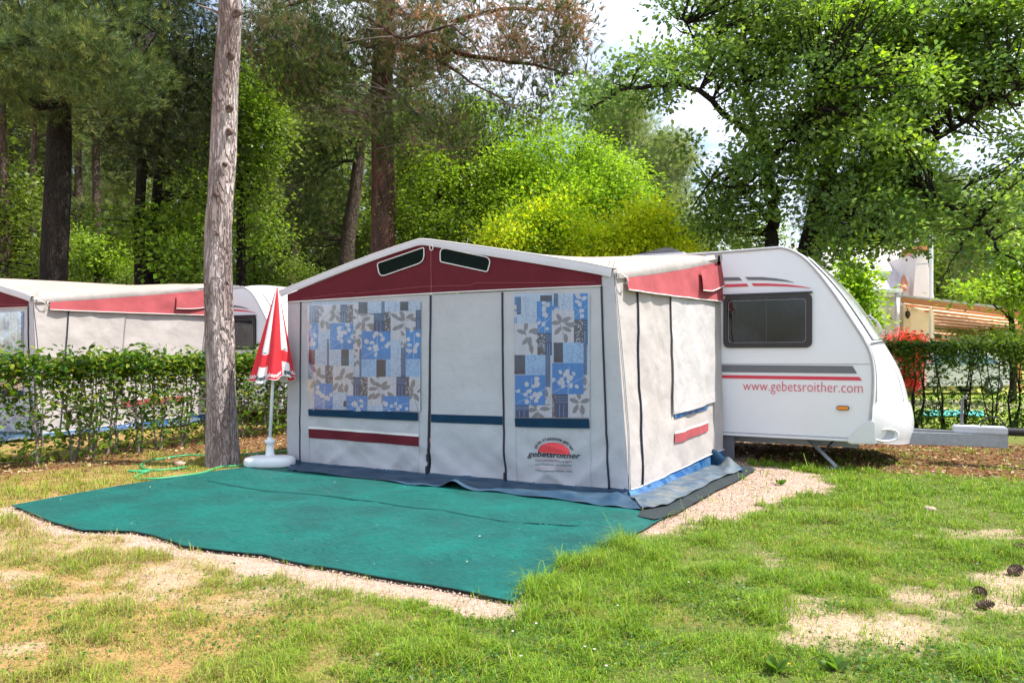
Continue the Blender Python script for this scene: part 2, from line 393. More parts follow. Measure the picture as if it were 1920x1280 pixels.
# side window
def rrect(x0, x1, z0, z1, r, n=6):
    P = []
    for cx, cz, a0 in ((x1 - r, z1 - r, 0), (x0 + r, z1 - r, 90), (x0 + r, z0 + r, 180), (x1 - r, z0 + r, 270)):
        for i in range(n + 1):
            a_ = math.radians(a0 + 90 * i / n); P.append((cx + r * math.cos(a_), cz + r * math.sin(a_)))
    return P
def rring(mb, o, i, y0, y1):
    n = len(o)
    V = [(x, y0, z) for x, z in o] + [(x, y0, z) for x, z in i] + [(x, y1, z) for x, z in o] + [(x, y1, z) for x, z in i]
    Fc = []
    for k in range(n):
        j = (k + 1) % n
        Fc += [(k, j, n + j, n + k), (k, 2 * n + k, 2 * n + j, j), (n + k, n + j, 3 * n + j, 3 * n + k)]
    mb.add(V, Fc)
wl_, wr_ = cdet(1357, 600).x, cdet(1523, 600).x; wt, wb = cdet(1440, 552).z, cdet(1440, 651.8).z
win = MB(); rring(win, rrect(wl_, wr_, wb, wt, 0.07), rrect(wl_ + 0.05, wr_ - 0.055, wb + 0.045, wt - 0.05, 0.05), TC - 0.034, TC)
win_o = win.build('side_window', M_black, car, bevel=0.004)
mb = MB(); P = rrect(wl_ + 0.03, wr_ - 0.03, wb + 0.025, wt - 0.03, 0.05); mb.prism([(x, TC - 0.026, z) for x, z in P], (0, 0.003, 0)); mb.build('pane', M_smoke, win_o)
mb = MB(); rring(mb, rrect(wl_ + 0.06, wr_ - 0.065, wb + 0.06, wt - 0.065, 0.045), rrect(wl_ + 0.068, wr_ - 0.073, wb + 0.068, wt - 0.073, 0.04), TC - 0.0275, TC - 0.022); mb.build('pane_seal', M_decal_grey, win_o)
mb = MB(); mb.box(wl_, wr_ + 0.003, TC - 0.045, TC, wt - 0.002, wt + 0.018); mb.build('hinge_rail', M_black, win_o)
for x in (wl_ + 0.2, (wl_ + wr_) / 2, wr_ - 0.2):
    mb = MB(); mb.box(x - 0.03, x + 0.03, TC - 0.02, TC - 0.012, wb + 0.052, wb + 0.075); mb.build('catch', M_black, win_o)
for (x0, x1) in ((wl_ + 0.04, (wl_ + wr_) / 2 - 0.01), ((wl_ + wr_) / 2 + 0.0, wr_ - 0.045)):
    w_ = x1 - x0
    sheet('curtain', lambda u, v: Vector((x0 + w_ * u, TC - 0.013 + 0.009 * math.sin(u * 46 + 0.6 * math.sin(v * 3)) * (0.7 + 0.3 * math.sin(u * 9)), wb + 0.05 + (wt - wb - 0.1) * v)), 70, 4, M_curt_grey, win_o)
# marker lamp
c = cdet(1580.5, 764.5); mb = MB(); P = rrect(c.x - 0.068, c.x + 0.068, c.z - 0.027, c.z + 0.027, 0.026); mb.prism([(x, TC - 0.022, z) for x, z in P], (0, 0.022, 0))
lamp = mb.build('marker_lamp', M_black, car, bevel=0.003)
mb = MB(); P = rrect(c.x - 0.06, c.x + 0.06, c.z - 0.021, c.z + 0.021, 0.02); mb.prism([(x, TC - 0.034, z) for x, z in P], (0, 0.014, 0)); mb.build('lens', M_orange, lamp, bevel=0.004)
for dx in (-0.045, 0.045):
    mb = MB(); mb.tube([(c.x + dx, TC - 0.038, c.z), (c.x + dx, TC - 0.03, c.z)], 0.007, 8); mb.build('screw', M_trim, lamp)
# sill rail and corner fairing
z1 = cdet(1480, 809).z
mb = MB(); mb.box(s_back + 0.3, cdet(1590, 820).x, TC - 0.022, TC + 0.03, z_floor - 0.03, cdet(1480, 811.5).z - 0.035); mb.build('sill_rail', M_white, car, bevel=0.008)
mb = MB(); mb.box(s_back + 0.3, cdet(1600, 820).x, TC - 0.012, TC, cdet(1480, 811.5).z - 0.030, cdet(1480, 811.5).z - 0.018); mb.build('rub_strip', M_trim, car)
fz = lambda p: (cdet(*p).x, cdet(*p).z)
FP_ = [fz(p) for p in ((1586, 826), (1598, 812), (1612, 798), (1624, 789), (1634, 787), (1640, 789))]
mb = MB(); base_z = cdet(1600, 827).z
poly = FP_ + [(FP_[-1][0] + 0.02, base_z - 0.02), (FP_[0][0] + 0.05, base_z - 0.03)]
mb.prism([(x, TC - 0.035, z) for x, z in poly], (0, 0.08, 0)); mb.build('fairing', M_front, car, bevel=0.012)
def bumper(u, v):                                       # the wrap-round bumper under the front shell
    uu = 0.845 + 0.155 * u; bul = 0.020 * math.sin(math.pi * min(1, u * 1.1)) ** 0.7
    p = frontpt(min(uu, 1.0), v); g = gbul(v)
    dirn = Vector((0.55 + 0.45 * g, (v - 0.5) * 2 * (1 - g), 0)).normalized()
    return p + dirn * (bul + 0.012) + Vector((0, 0, -0.03 * u))
sheet('bumper', bumper, 14, 40, M_front, car)
# recessed grab handle in the bumper corner
hc = bumper(0.80, 0.075)
mb = MB(); Rm = Matrix.Translation(hc + Vector((0.004, -0.012, 0.012))) @ Matrix.Rotation(math.radians(33), 4, 'Z') @ Matrix.Diagonal((0.165, 0.02, 0.074, 1))
V = []; n = 24
for r, y in ((1.0, -0.5), (0.9, -1.0), (0.8, -0.7), (0.72, 0.5)):
    for j in range(n):
        a_ = 2 * math.pi * j / n; q = Vector((r * math.copysign(abs(math.cos(a_)) ** 0.7, math.cos(a_)), y, r * math.copysign(abs(math.sin(a_)) ** 0.7, math.sin(a_)))); V.append(Rm @ q)
mb.add(V, [(i * n + j, i * n + (j + 1) % n, (i + 1) * n + (j + 1) % n, (i + 1) * n + j) for i in range(3) for j in range(n)] + [tuple(3 * n + j for j in range(n))])
hd = mb.build('grab_handle', M_front, car, smooth=True)
mb = MB(); mb.add([Rm @ Vector((0.7 * math.copysign(abs(math.cos(2 * math.pi * j / n)) ** 0.7, math.cos(2 * math.pi * j / n)), 0.45, 0.7 * math.copysign(abs(math.sin(2 * math.pi * j / n)) ** 0.7, math.sin(2 * math.pi * j / n)))) for j in range(n)], [tuple(range(n))])
mb.build('handle_recess', pmat('recess_grey', (0.38, 0.39, 0.41), rough=0.5), hd)
# front window, its lower rail, handles, front locker seams
M_fw = pmat('front_window_acrylic', (0.55, 0.58, 0.58), rough=0.12, var=0.2, vs=2.5, coat=1.0)
fw = sheet('front_window', lambda u, v: frontpt(0.13 + 0.44 * u, 0.10 + 0.80 * v, 0.018), 24, 24, M_fw, car)
mb = MB(); mb.tube([frontpt(0.585, v / 30, 0.02) for v in range(1, 30)], 0.009, 6); mb.build('window_rail', M_black, car, smooth=True)
for v_ in (0.10, 0.90):
    mb = MB(); mb.tube([frontpt(0.13 + 0.44 * i / 20, v_, 0.02) for i in range(21)], 0.010, 6); mb.build('seal', M_front, fw, smooth=True)
for v0 in (0.30, 0.72):
    mb = MB(); mb.tube([frontpt(0.555, v0, 0.01), frontpt(0.545, v0, 0.075), frontpt(0.50, v0 - 0.015, 0.085), frontpt(0.47, v0 - 0.02, 0.06), frontpt(0.465, v0 - 0.02, 0.01)], 0.009, 6); mb.build('grab_rail', M_trim, car, smooth=True)
mb = MB(); mb.tube([frontpt(u, 0.22 + 0.05 * math.sin((u - 0.6) * 8), 0.003) for u in [0.6 + 0.012 * i for i in range(21)]], 0.0035, 5); mb.build('locker_seam', M_trim, car, smooth=True); mb = MB(); mb.tube([frontpt(u, 0.02, 0.006) for u in [0.52 + 0.015 * i for i in range(22)]], 0.004, 5)
mb.build('locker_seam', M_trim, car, smooth=True)
# roof vent and rail plug
mb = MB(); v0 = on_t(1193, 480, TC + 1.0); v1 = on_t(1292, 480, TC + 1.0)
mb.box(v0.x, v1.x, TC + 0.75, TC + 1.35, z_roof - 0.02, z_roof + 0.13); rv = mb.build('roof_vent', M_trim, car, bevel=0.02)
mb = MB(); P = [(v0.x + 0.08, z_roof + 0.133), (v1.x - 0.3, z_roof + 0.21), (v1.x - 0.18, z_roof + 0.20), (v1.x - 0.1, z_roof + 0.133)]
mb.prism([(x, TC + 0.78, z) for x, z in P], (0, 0.54, 0)); mb.build('vent_lid', pmat('smoked_plastic', (0.08, 0.07, 0.07), rough=0.25, coat=0.5), rv, bevel=0.008)
for i in range(12):
    x = v0.x + 0.06 + i * 0.045; mb = MB(); mb.box(x, x + 0.02, TC + 0.742, TC + 0.75, z_roof + 0.03, z_roof + 0.06); mb.build('slot', M_dark, rv)
# chassis, axle, wheel, steadies, drawbar
mb = MB()
for t in (TC + 0.35, TC + W2 - 0.35): mb.box(s_back + 0.6, pin[-1].x - 0.1, t, t + 0.06, z_floor - 0.14, z_floor - 0.011)
for s_ in (-5.0, -3.4, -1.9, -0.9): mb.box(s_, s_ + 0.05, TC + 0.42, TC + W2 - 0.36, z_floor - 0.09, z_floor - 0.02)
mb.build('chassis', M_steel, car)
for t in (TC + 0.12, TC + W2 - 0.30):
    mb = MB(); Rw = Matrix.Translation((-3.35, t, 0.315)) @ Matrix.Rotation(math.radians(-90), 4, 'X')
    mb.lathe([(0.18, 0.0), (0.26, -0.005), (0.312, 0.02), (0.315, 0.09), (0.312, 0.15), (0.26, 0.175), (0.18, 0.17)], (0, 0, 0), 28, Rw); wh = mb.build('wheel', M_rubber, car, smooth=True)
    mb = MB(); mb.lathe([(0.02, 0.0), (0.17, 0.012), (0.185, -0.004), (0.185, 0.16)], (0, 0, 0), 24, Rw); mb.build('rim', M_steel, wh, smooth=True)
mb = MB(); mb.box(cdet(1349, 820).x, cdet(1376, 820).x, TC + 0.03, TC + 0.05, 0.02, z_floor + 0.06); mb.build('wheel_apron', M_decal_grey, car, label='grey apron panel hanging beside the awning skirt')
fo = gr(1567, 876); top = at(1520, 832, 8.9)
for (a0, b0, flip) in ((Vector((fo.x - 0.36, TC + 0.32, z_floor - 0.03)), Vector((fo.x + 0.02, TC - 0.02, 0.015)), 1), (Vector((fo.x - 0.36, TC + W2 - 0.32, z_floor - 0.03)), Vector((fo.x + 0.02, TC + W2 - 0.1, 0.015)), 1)):
    mb = MB(); mb.tube([a0, b0], 0.026, 4); st = mb.build('corner_steady', M_steel, car)
    mb = MB(); mb.tube([a0 + Vector((0.34, 0.0, 0.0)), a0.lerp(b0, 0.55)], 0.012, 6); mb.build('brace', M_dark, st)
    mb = MB(); mb.box(b0.x - 0.07, b0.x + 0.07, b0.y - 0.06, b0.y + 0.06, 0.0, 0.018); mb.build('foot', M_steel, st)
# drawbar
TD = TC + W2 / 2
d0 = on_t(1700, 812, TD - 0.10); d1 = on_t(1890, 812, TD - 0.10)
zb0, zb1 = on_t(1790, 834, TD - 0.1).z, on_t(1790, 811, TD - 0.1).z
mb = MB()
for sg in (-1, 1):
    mb.hexa([(d0.x - 0.35, TD + sg * 0.34 - 0.03, zb0), (d1.x, TD + sg * 0.06 - 0.03, zb0), (d1.x, TD + sg * 0.06 + 0.03, zb0), (d0.x - 0.35, TD + sg * 0.34 + 0.03, zb0)],
            [(d0.x - 0.35, TD + sg * 0.34 - 0.03, zb1), (d1.x, TD + sg * 0.06 - 0.03, zb1), (d1.x, TD + sg * 0.06 + 0.03, zb1), (d0.x - 0.35, TD + sg * 0.34 + 0.03, zb1)])
dr = mb.build('drawbar', M_steel, car, bevel=0.004)
cx0, cx1 = on_t(1787, 812, TD - 0.1).x, d1.x
mb = MB(); mb.box(cx0, cx1, TD - 0.13, TD + 0.13, zb1 + 0.002, zb1 + 0.085); mb.build('cover', pmat('cover_grey', (.46, .48, .52), rough=.45, var=.08), dr, bevel=0.012)
mb = MB(); mb.box(cx0 + 0.02, cx1 - 0.0, TD - 0.105, TD + 0.105, zb0 - 0.01, zb1 + 0.001); mb.build('coupling_body', M_steel, dr, bevel=0.006)
mb = MB(); bx = cx1
pr = []
for i in range(25): pr.append((0.042 + (0.012 if i % 2 else 0), i * 0.012))
mb.lathe(pr, (0, 0, 0), 16, Matrix.Translation((bx, TD, zb1 + 0.03)) @ Matrix.Rotation(math.radians(90), 4, 'Y')); mb.build('bellows', M_rubber, dr, smooth=True)
mb = MB(); mb.box(bx + 0.29, bx + 0.5, TD - 0.04, TD + 0.04, zb1 - 0.02, zb1 + 0.07); mb.build('hitch_head', M_dark, dr, bevel=0.01)
jx = on_t(1804, 800, TD + 0.0).x; jz1 = on_t(1812, 742, TD).z
mb = MB(); mb.tube([(jx, TD + 0.06, zb1), (jx, TD + 0.06, jz1 - 0.16), (jx + 0.01, TD + 0.05, jz1 - 0.04), (jx + 0.05, TD + 0.02, jz1)], 0.016, 8); mb.build('jockey_handle', M_decal_grey, dr, smooth=True)
k0, k1 = on_t(1838, 800, TD).x, on_t(1886, 800, TD).x; kz = on_t(1860, 781, TD).z
mb = MB(); mb.tube([(k0 + (k1 - k0) * i / 12, TD, zb1 + 0.08 + (kz - zb1 - 0.08) * math.sin(math.pi * i / 12) ** 0.6) for i in range(13)], 0.009, 6); mb.build('breakaway_cable', M_rubber, dr, smooth=True)

# ------------------------------------------------------------------ the awning
TF = 6.76
AWROOT = Vector((-4.4, TC, 0))
awn = empty('awning', AWROOT, 'grey and dark red tent awning with patterned blue curtains in its front windows', 'awning')
def fold(s, z):
    """hang of the front cloth: shallow vertical sag and slack near the hem, metres towards the viewer"""
    v = 0.010 * (fbm(s * 2.1 + z * 1.3, z * 0.9, 3, 3) - 0.5)
    k = max(0.0, 0.75 - z)
    cr_ = fbm(s * 2.3 + z * 3.2, z * 1.0 - s * 0.5, 9, 2); cr2 = fbm(s * 2.6 - z * 3.0, z * .8 + s * .4, 19, 2)
    v += k * 0.11 * ((0.5 - abs(cr_ - 0.5) * 2) + 0.8 * (0.5 - abs(cr2 - 0.5) * 2) - .55)
    v += 0.006 * (0.5 - abs(fbm(s * 1.2 + z * .5, z * 2.3 - s * .7, 29, 3) - .5) * 3)
    return float(v)
def fp(px, py, off=0.0):
    v = on_t(px, py, TF); v.y -= fold(v.x, v.z) + off; return v
def fsheet(name, q, nu, nv, off, mat, parent=awn, label=None):
    f = rect_px(*q)
    return sheet(name, lambda u, v: fp(*f(u, v), off), nu, nv, mat, parent, label)
# wall panels of the front
fsheet('end_strip', [(540, 556), (565, 549), (562.5, 866), (538.5, 853)], 4, 40, 0.0, M_cloth)
fpan = fsheet('window_panel', [(565, 561), (808, 552), (802.5, 888.5), (562.5, 866)], 60, 80, 0.004, M_cloth)
door = fsheet('door_panel', [(808, 552), (942.5, 546.5), (945, 901), (808, 888)], 40, 70, 0.0, M_cloth)
rpan = fsheet('window_panel', [(942.5, 546.5), (1128, 536.5), (1139, 915), (948, 902)], 50, 80, 0.004, M_cloth)
fsheet('corner_strip', [(1128, 506), (1150, 508), (1180, 918), (1139, 915)], 8, 60, 0.0, M_cloth)
# zips
def zipline(pts, parent, w=0.009, n=30, mat=None):
    mb = MB(); P = []
    for i in range(n + 1):
        x = i / n * (len(pts) - 1); k = min(int(x), len(pts) - 2); f = x - k
        P.append(fp(pts[k][0] * (1 - f) + pts[k + 1][0] * f, pts[k][1] * (1 - f) + pts[k + 1][1] * f, 0.007))
    mb.tube(P, w, 6); return mb.build('zipper', mat or M_zip, parent, smooth=True)
zipline([(565.3, 563), (562.8, 868)], fpan); zipline([(808, 553), (806, 720), (803.5, 890)], door, 0.011); zipline([(942.5, 548), (944, 720), (947.5, 902)], door, 0.011); zipline([(1128, 536), (1134, 720), (1141.5, 916)], rpan, 0.010)
for (x, y) in ((803, 878), (946, 891), (803, 856)):
    c = fp(x, y, 0.02); mb = MB(); mb.box(c.x - 0.012, c.x + 0.012, c.y - 0.006, c.y + 0.006, c.z - 0.05, c.z + 0.03); mb.build('zip_pull', M_zip, door)
# red gable
def gable(u, v):
    x = 540 + (1128 - 540) * u
    yb = 566.5 + (536 - 566.5) * (x - 540) / (1128 - 540) - 4 * math.sin(math.pi * (x - 540) / 588) * 0.6
    yt = (552 + (452 - 552) * (x - 540) / (795 - 540)) if x < 795 else (452 + (508 - 452) * (x - 795) / (1148 - 795))
    return fp(x, yt + (yb - yt) * v, 0.006)
gab = sheet('gable', gable, 80, 18, M_red, awn)
mb = MB(); mb.tube([gable(i / 60, 1.0) + Vector((0, -0.006, 0)) for i in range(61)], 0.0075, 6); mb.build('piping', M_piping, gab, smooth=True)
mb = MB(); mb.tube([gable(i / 60, 0.86 if 0.2 < i / 60 < 0.6 else 0.80) + Vector((0, -0.002, 0)) for i in range(3, 60)], 0.0018, 4); mb.tube([fp(809, 470 + i * 10, 0.008) for i in range(9)], 0.003, 4); mb.build('stitching', pmat('stitch_red', (0.42, 0.12, 0.13)), gab)
def vent(P):
    pts = []
    n = len(P)
    for i in range(n):       # rounded corners
        a_, b_, c_ = [Vector((*P[(i + k) % n], 0)) for k in (-1, 0, 1)]
        r = [4, 4, 17, 22][i] if n == 4 else 10
        d1_, d2_ = (a_ - b_).normalized(), (c_ - b_).normalized(); r = min(r, (a_ - b_).length * 0.48, (c_ - b_).length * 0.48)
        for j in range(7):
            f = j / 6; q = (b_ + d1_ * r) * (1 - f) ** 2 + b_ * 2 * f * (1 - f) + (b_ + d2_ * r) * f ** 2; pts.append((q.x, q.y))
    c = (sum(p[0] for p in pts) / len(pts), sum(p[1] for p in pts) / len(pts))
    m_ = pyd('gable_vent', [fp(*p, 0.012) for p in pts] + [fp(*c, 0.012)], [(i, (i + 1) % len(pts), len(pts)) for i in range(len(pts))])
    o = link('gable_vent', m_, M_mesh, gab)
    mb = MB(); L_ = [fp(*p, 0.016) for p in pts]; mb.tube(L_ + [L_[0], L_[1]], 0.0065, 6, cap=False); mb.build('piping', M_piping, o, smooth=True)
vent([(708.5, 494), (796.5, 464), (796.5, 491), (713, 520)]); vent([(922.5, 484), (827, 464), (827.5, 491), (915, 510)][::-1])
# ring at the peak
c = fp(811, 465, 0.02); mb = MB(); mb.tube([(c.x + 0.022 * math.cos(a_ / 12 * math.tau), c.y, c.z + 0.028 * math.sin(a_ / 12 * math.tau)) for a_ in range(13)], 0.006, 6, cap=False); mb.build('ring', M_piping, gab, smooth=True)
# eave trim: a white band hanging in front of the gable
topL = [(524, 546), (600, 515), (700, 476.5), (786, 448), (798, 448), (900, 461.5), (1000, 476), (1100, 492), (1149, 502.5)]
botL = [(530, 557), (600, 527), (700, 489), (786, 460.5), (798, 460), (900, 477.5), (1000, 493.5), (1100, 510.5), (1147, 519.5)]
def interp(P, u):
    x = P[0][0] + (P[-1][0] - P[0][0]) * u
    for (x0, y0), (x1, y1) in zip(P, P[1:]):
        if x <= x1 + 1e-6: return x, y0 + (y1 - y0) * (x - x0) / max(1e-6, x1 - x0)
    return P[-1]
def trimpt(u, v):
    a_, b_ = interp(topL, u), interp(botL, u)
    p = on_t(a_[0] * (1 - v) + b_[0] * v, a_[1] * (1 - v) + b_[1] * v, TF)
    p.y -= 0.012 + 0.012 * v + 0.006 * math.sin(math.pi * v) + 0.004 * math.sin(u * 40); return p
trim = sheet('eave_band', trimpt, 100, 6, M_trimw, awn)
mb = MB(); mb.tube([trimpt(i / 60, 0.0) for i in range(61)], 0.007, 8); mb.build('piping', M_piping, trim, smooth=True)
# roof canvas
z_rail = z_roof + 0.012
FLs, FRs = on_t(524, 546, TF).x, on_t(1149, 503, TF).x
def roofp(u, v):
    f = on_t(*interp(topL, u), TF); s_b = -6.35 + ((-2.07) + 6.35) * u
    zb_ = z_rail - 0.10 * abs(2 * u - 1) ** 6
    z = f.z * (1 - v) + zb_ * v - 0.05 * math.sin(math.pi * v) * (abs(2 * u - 1) ** 0.5)
    s_ = f.x * (1 - v) + s_b * v
    return Vector((s_, (TF - 0.01) * (1 - v) + (TC + 0.02) * v, z + 0.008 * math.sin(u * 25 + v * 3)))
sheet('roof_canvas', roofp, 60, 30, M_roof, awn)
for u in (0.02, 0.975, 0.99, 0.55):
    mb = MB(); p = roofp(u, 0.03); mb.tube([p, p + Vector((0.01, 0.01, 0.06))], 0.004, 5); mb.build('pole_spike', M_steel, awn)
# right side wall
A_, B_, C_ = -2.306, 0.135, -0.0764
def sfold(t, z):
    v = 0.05 * (fbm(t * 3.2 + z * 0.4, z * 0.8, 21, 3) - 0.5) + 0.02 * (0.5 - abs(fbm(t * 1.5 + z * 1.1, z * 1.6 - t, 23, 3) - .5) * 3) + max(0, 0.9 - z) * 0.05 * (fbm(t * 5 - z * 3, z + t, 33, 2) - 0.5)
    return float(v)
def sp(px, py, off=0.0):
    v = on_plane(px, py, A_, B_, C_, TF)
    if v.y > TC - 0.003: v = on_t(px, py, TC - 0.003)
    v.x += sfold(v.y, v.z) * min(1.0, max(0.0, (TC - v.y) * 2)) * min(1.0, max(0.0, (v.y - TF) * 4)) + off; return v
def ssheet(name, q, nu, nv, off, mat, parent=awn, label=None):
    f = rect_px(*q)
    return sheet(name, lambda u, v: sp(*f(u, v), off), nu, nv, mat, parent, label)
swall = ssheet('side_wall', [(1150, 505), (1350, 479), (1356, 843), (1180, 918)], 60, 60, 0.0, M_cloth2)
fl = ssheet('side_panel', [(1192, 545), (1254, 556), (1260, 886), (1203.5, 909)], 24, 50, 0.010, M_cloth2, swall)
def flap(u, v):
    x, y = rect_px((1253.5, 554), (1337, 562), (1339.5, 752), (1260.5, 777))(u, v)
    return sp(x, y, 0.028 + 0.012 * math.sin(u * 9 + v * 4) * v + 0.02 * v * math.sin(math.pi * u))
wf = sheet('window_flap', flap, 40, 40, fabric('flap_cloth', (0.47, 0.455, 0.455), bump=0.005, wr=6.0), swall)
ssheet('band', [(1263, 771), (1326.5, 751), (1327, 766), (1264, 784)], 20, 4, 0.013, M_skirt_pvc, swall)
ssheet('white_edge', [(1264, 808.5), (1327.5, 787.5), (1328, 792), (1264, 813)], 20, 2, 0.016, M_piping, swall)
ssheet('red_band', [(1264, 812), (1327.8, 790.7), (1328.4, 806.8), (1264.4, 830.8)], 24, 6, 0.014, M_red_sunlit, swall)
def szip(P, w=0.009, n=24, par=swall, mat=None, name='zipper', off=0.014):
    mb = MB(); L_ = []
    for i in range(n + 1):
        x = i / n * (len(P) - 1); k = min(int(x), len(P) - 2); f = x - k
        L_.append(sp(P[k][0] * (1 - f) + P[k + 1][0] * f, P[k][1] * (1 - f) + P[k + 1][1] * f, off))
    mb.tube(L_, w, 6); return mb.build(name, mat or M_zip, par, smooth=True)
szip([(1191, 548), (1197, 700), (1203, 908), (1211, 924)]); szip([(1253.5, 557), (1257, 700), (1260.5, 778)], 0.004, mat=M_decal_grey, name='seam', off=0.03)
szip([(1336.5, 566), (1338, 700), (1338, 848)], 0.004, mat=M_decal_grey, name='seam'); szip([(1179.5, 917), (1203.5, 909.5), (1338, 849), (1356, 842)], 0.006, mat=M_piping, name='hem')
szip([(1150, 507), (1163, 640), (1177, 803), (1179.5, 917)], 0.006, mat=M_trim, name='seam')
c = sp(1212, 918, 0.03); mb = MB(); mb.box(c.x - 0.01, c.x + 0.01, c.y - 0.04, c.y + 0.04, c.z - 0.06, c.z + 0.05); mb.build('zip_tab', M_zip, swall)
# side valance: white band above, red below
def sval(u, v):
    x = 1169 + (1347.5 - 1169) * u; yt = 521 + (490 - 521) * u + 3 * math.sin(math.pi * u); yb = 543.5 + (566 - 543.5) * u ** 0.85
    return sp(x, yt + (yb - yt) * v, 0.032 + 0.025 * v + 0.008 * math.sin(u * 22) * v)
sv = sheet('side_valance', sval, 50, 12, M_red_sunlit, swall)
mb = MB(); mb.tube([sval(i / 40, 1.0) + Vector((0.004, 0, 0)) for i in range(41)], 0.007, 6); mb.build('piping', M_piping, sv, smooth=True)
def sval2(u, v):
    x = 1150 + (1348 - 1150) * u; yt = 504 + (476.5 - 504) * u; yb = 523 + (490.5 - 523) * u + 3 * math.sin(math.pi * u)
    return sp(x, yt + (yb - yt) * v, 0.030 + 0.012 * math.sin(math.pi * v))
sheet('white_valance', sval2, 50, 6, M_cloth2, swall)
def fl2(u, v):
    x, y = rect_px((1300, 507), (1341, 497), (1343, 536), (1301, 545))(u, v); y += 5 * math.sin(math.pi * u) * v
    return sp(x, y, 0.07 + 0.03 * v + 0.01 * math.sin(u * 7))
v2 = sheet('vent_hood', fl2, 12, 10, M_red_sunlit, sv)
mb = MB(); mb.tube([fl2(i / 12, 1.0) for i in range(13)], 0.007, 6); mb.build('piping', M_piping, v2, smooth=True)
# toggle cords at the corner
mb = MB(); mb.tube([sp(1152, 512, 0.05), sp(1160, 522, 0.09), sp(1166, 534, 0.06)], 0.007, 6); mb.build('toggle_cord', M_piping, swall, smooth=True); mb = MB(); mb.tube([sp(1166, 520, 0.06), sp(1164, 527, 0.08), sp(1168, 530, 0.05)], 0.005, 6); mb.build('toggle_cord', M_piping, swall, smooth=True)
# left side wall and a rear curtain so that the tent is closed
sheet('far_side_wall', lambda u, v: Vector((-6.62 + 0.25 * u + 0.02 * math.sin(u * 20), TF + (TC - TF) * u, 0.06 + (1.98 + 0.5 * u) * v)), 30, 10, M_cloth, awn)
# petrol bands and red band of the front
def fband(name, q, off, mat, par, nu=30, nv=4): return fsheet(name, q, nu, nv, off, mat, par)
fband('band', [(580, 766), (786, 773), (786, 788.5), (581, 779)], 0.024, M_band, fpan); fband('band', [(809, 776), (942.5, 780), (943, 796), (809, 791)], 0.008, M_band, door); fband('band', [(967, 783), (1106, 784.5), (1107, 802.5), (968, 799.5)], 0.024, M_band, rpan)
fband('red_band', [(581, 801), (787, 816), (787, 836), (581, 820)], 0.013, M_red, fpan); fband('white_edge', [(581, 798.5), (787, 813.5), (787, 818), (581, 803)], 0.016, M_piping, fpan)
# small triangular tabs
for x, y, pn in ((597, 785, fpan), (677, 790, fpan), (767, 797, fpan), (988, 805, rpan), (1087, 807, rpan)):
    mb = MB(); mb.tube([fp(x - 4, y - 4, 0.012), fp(x, y + 5, 0.012), fp(x + 4.5, y - 4, 0.012)], 0.003, 4); mb.build('tab', M_piping, pn)
# hem stitching lines
for P, pn in (([(581, 800), (581, 868)], fpan), ([(787, 790), (786, 885)], fpan), ([(968, 805), (969, 903)], rpan), ([(1107, 803), (1109, 912)], rpan), ([(580, 573), (580.5, 770)], fpan), ([(791, 565), (788, 775)], fpan)):
    zipline(P, pn, 0.0022, 20, M_trim)

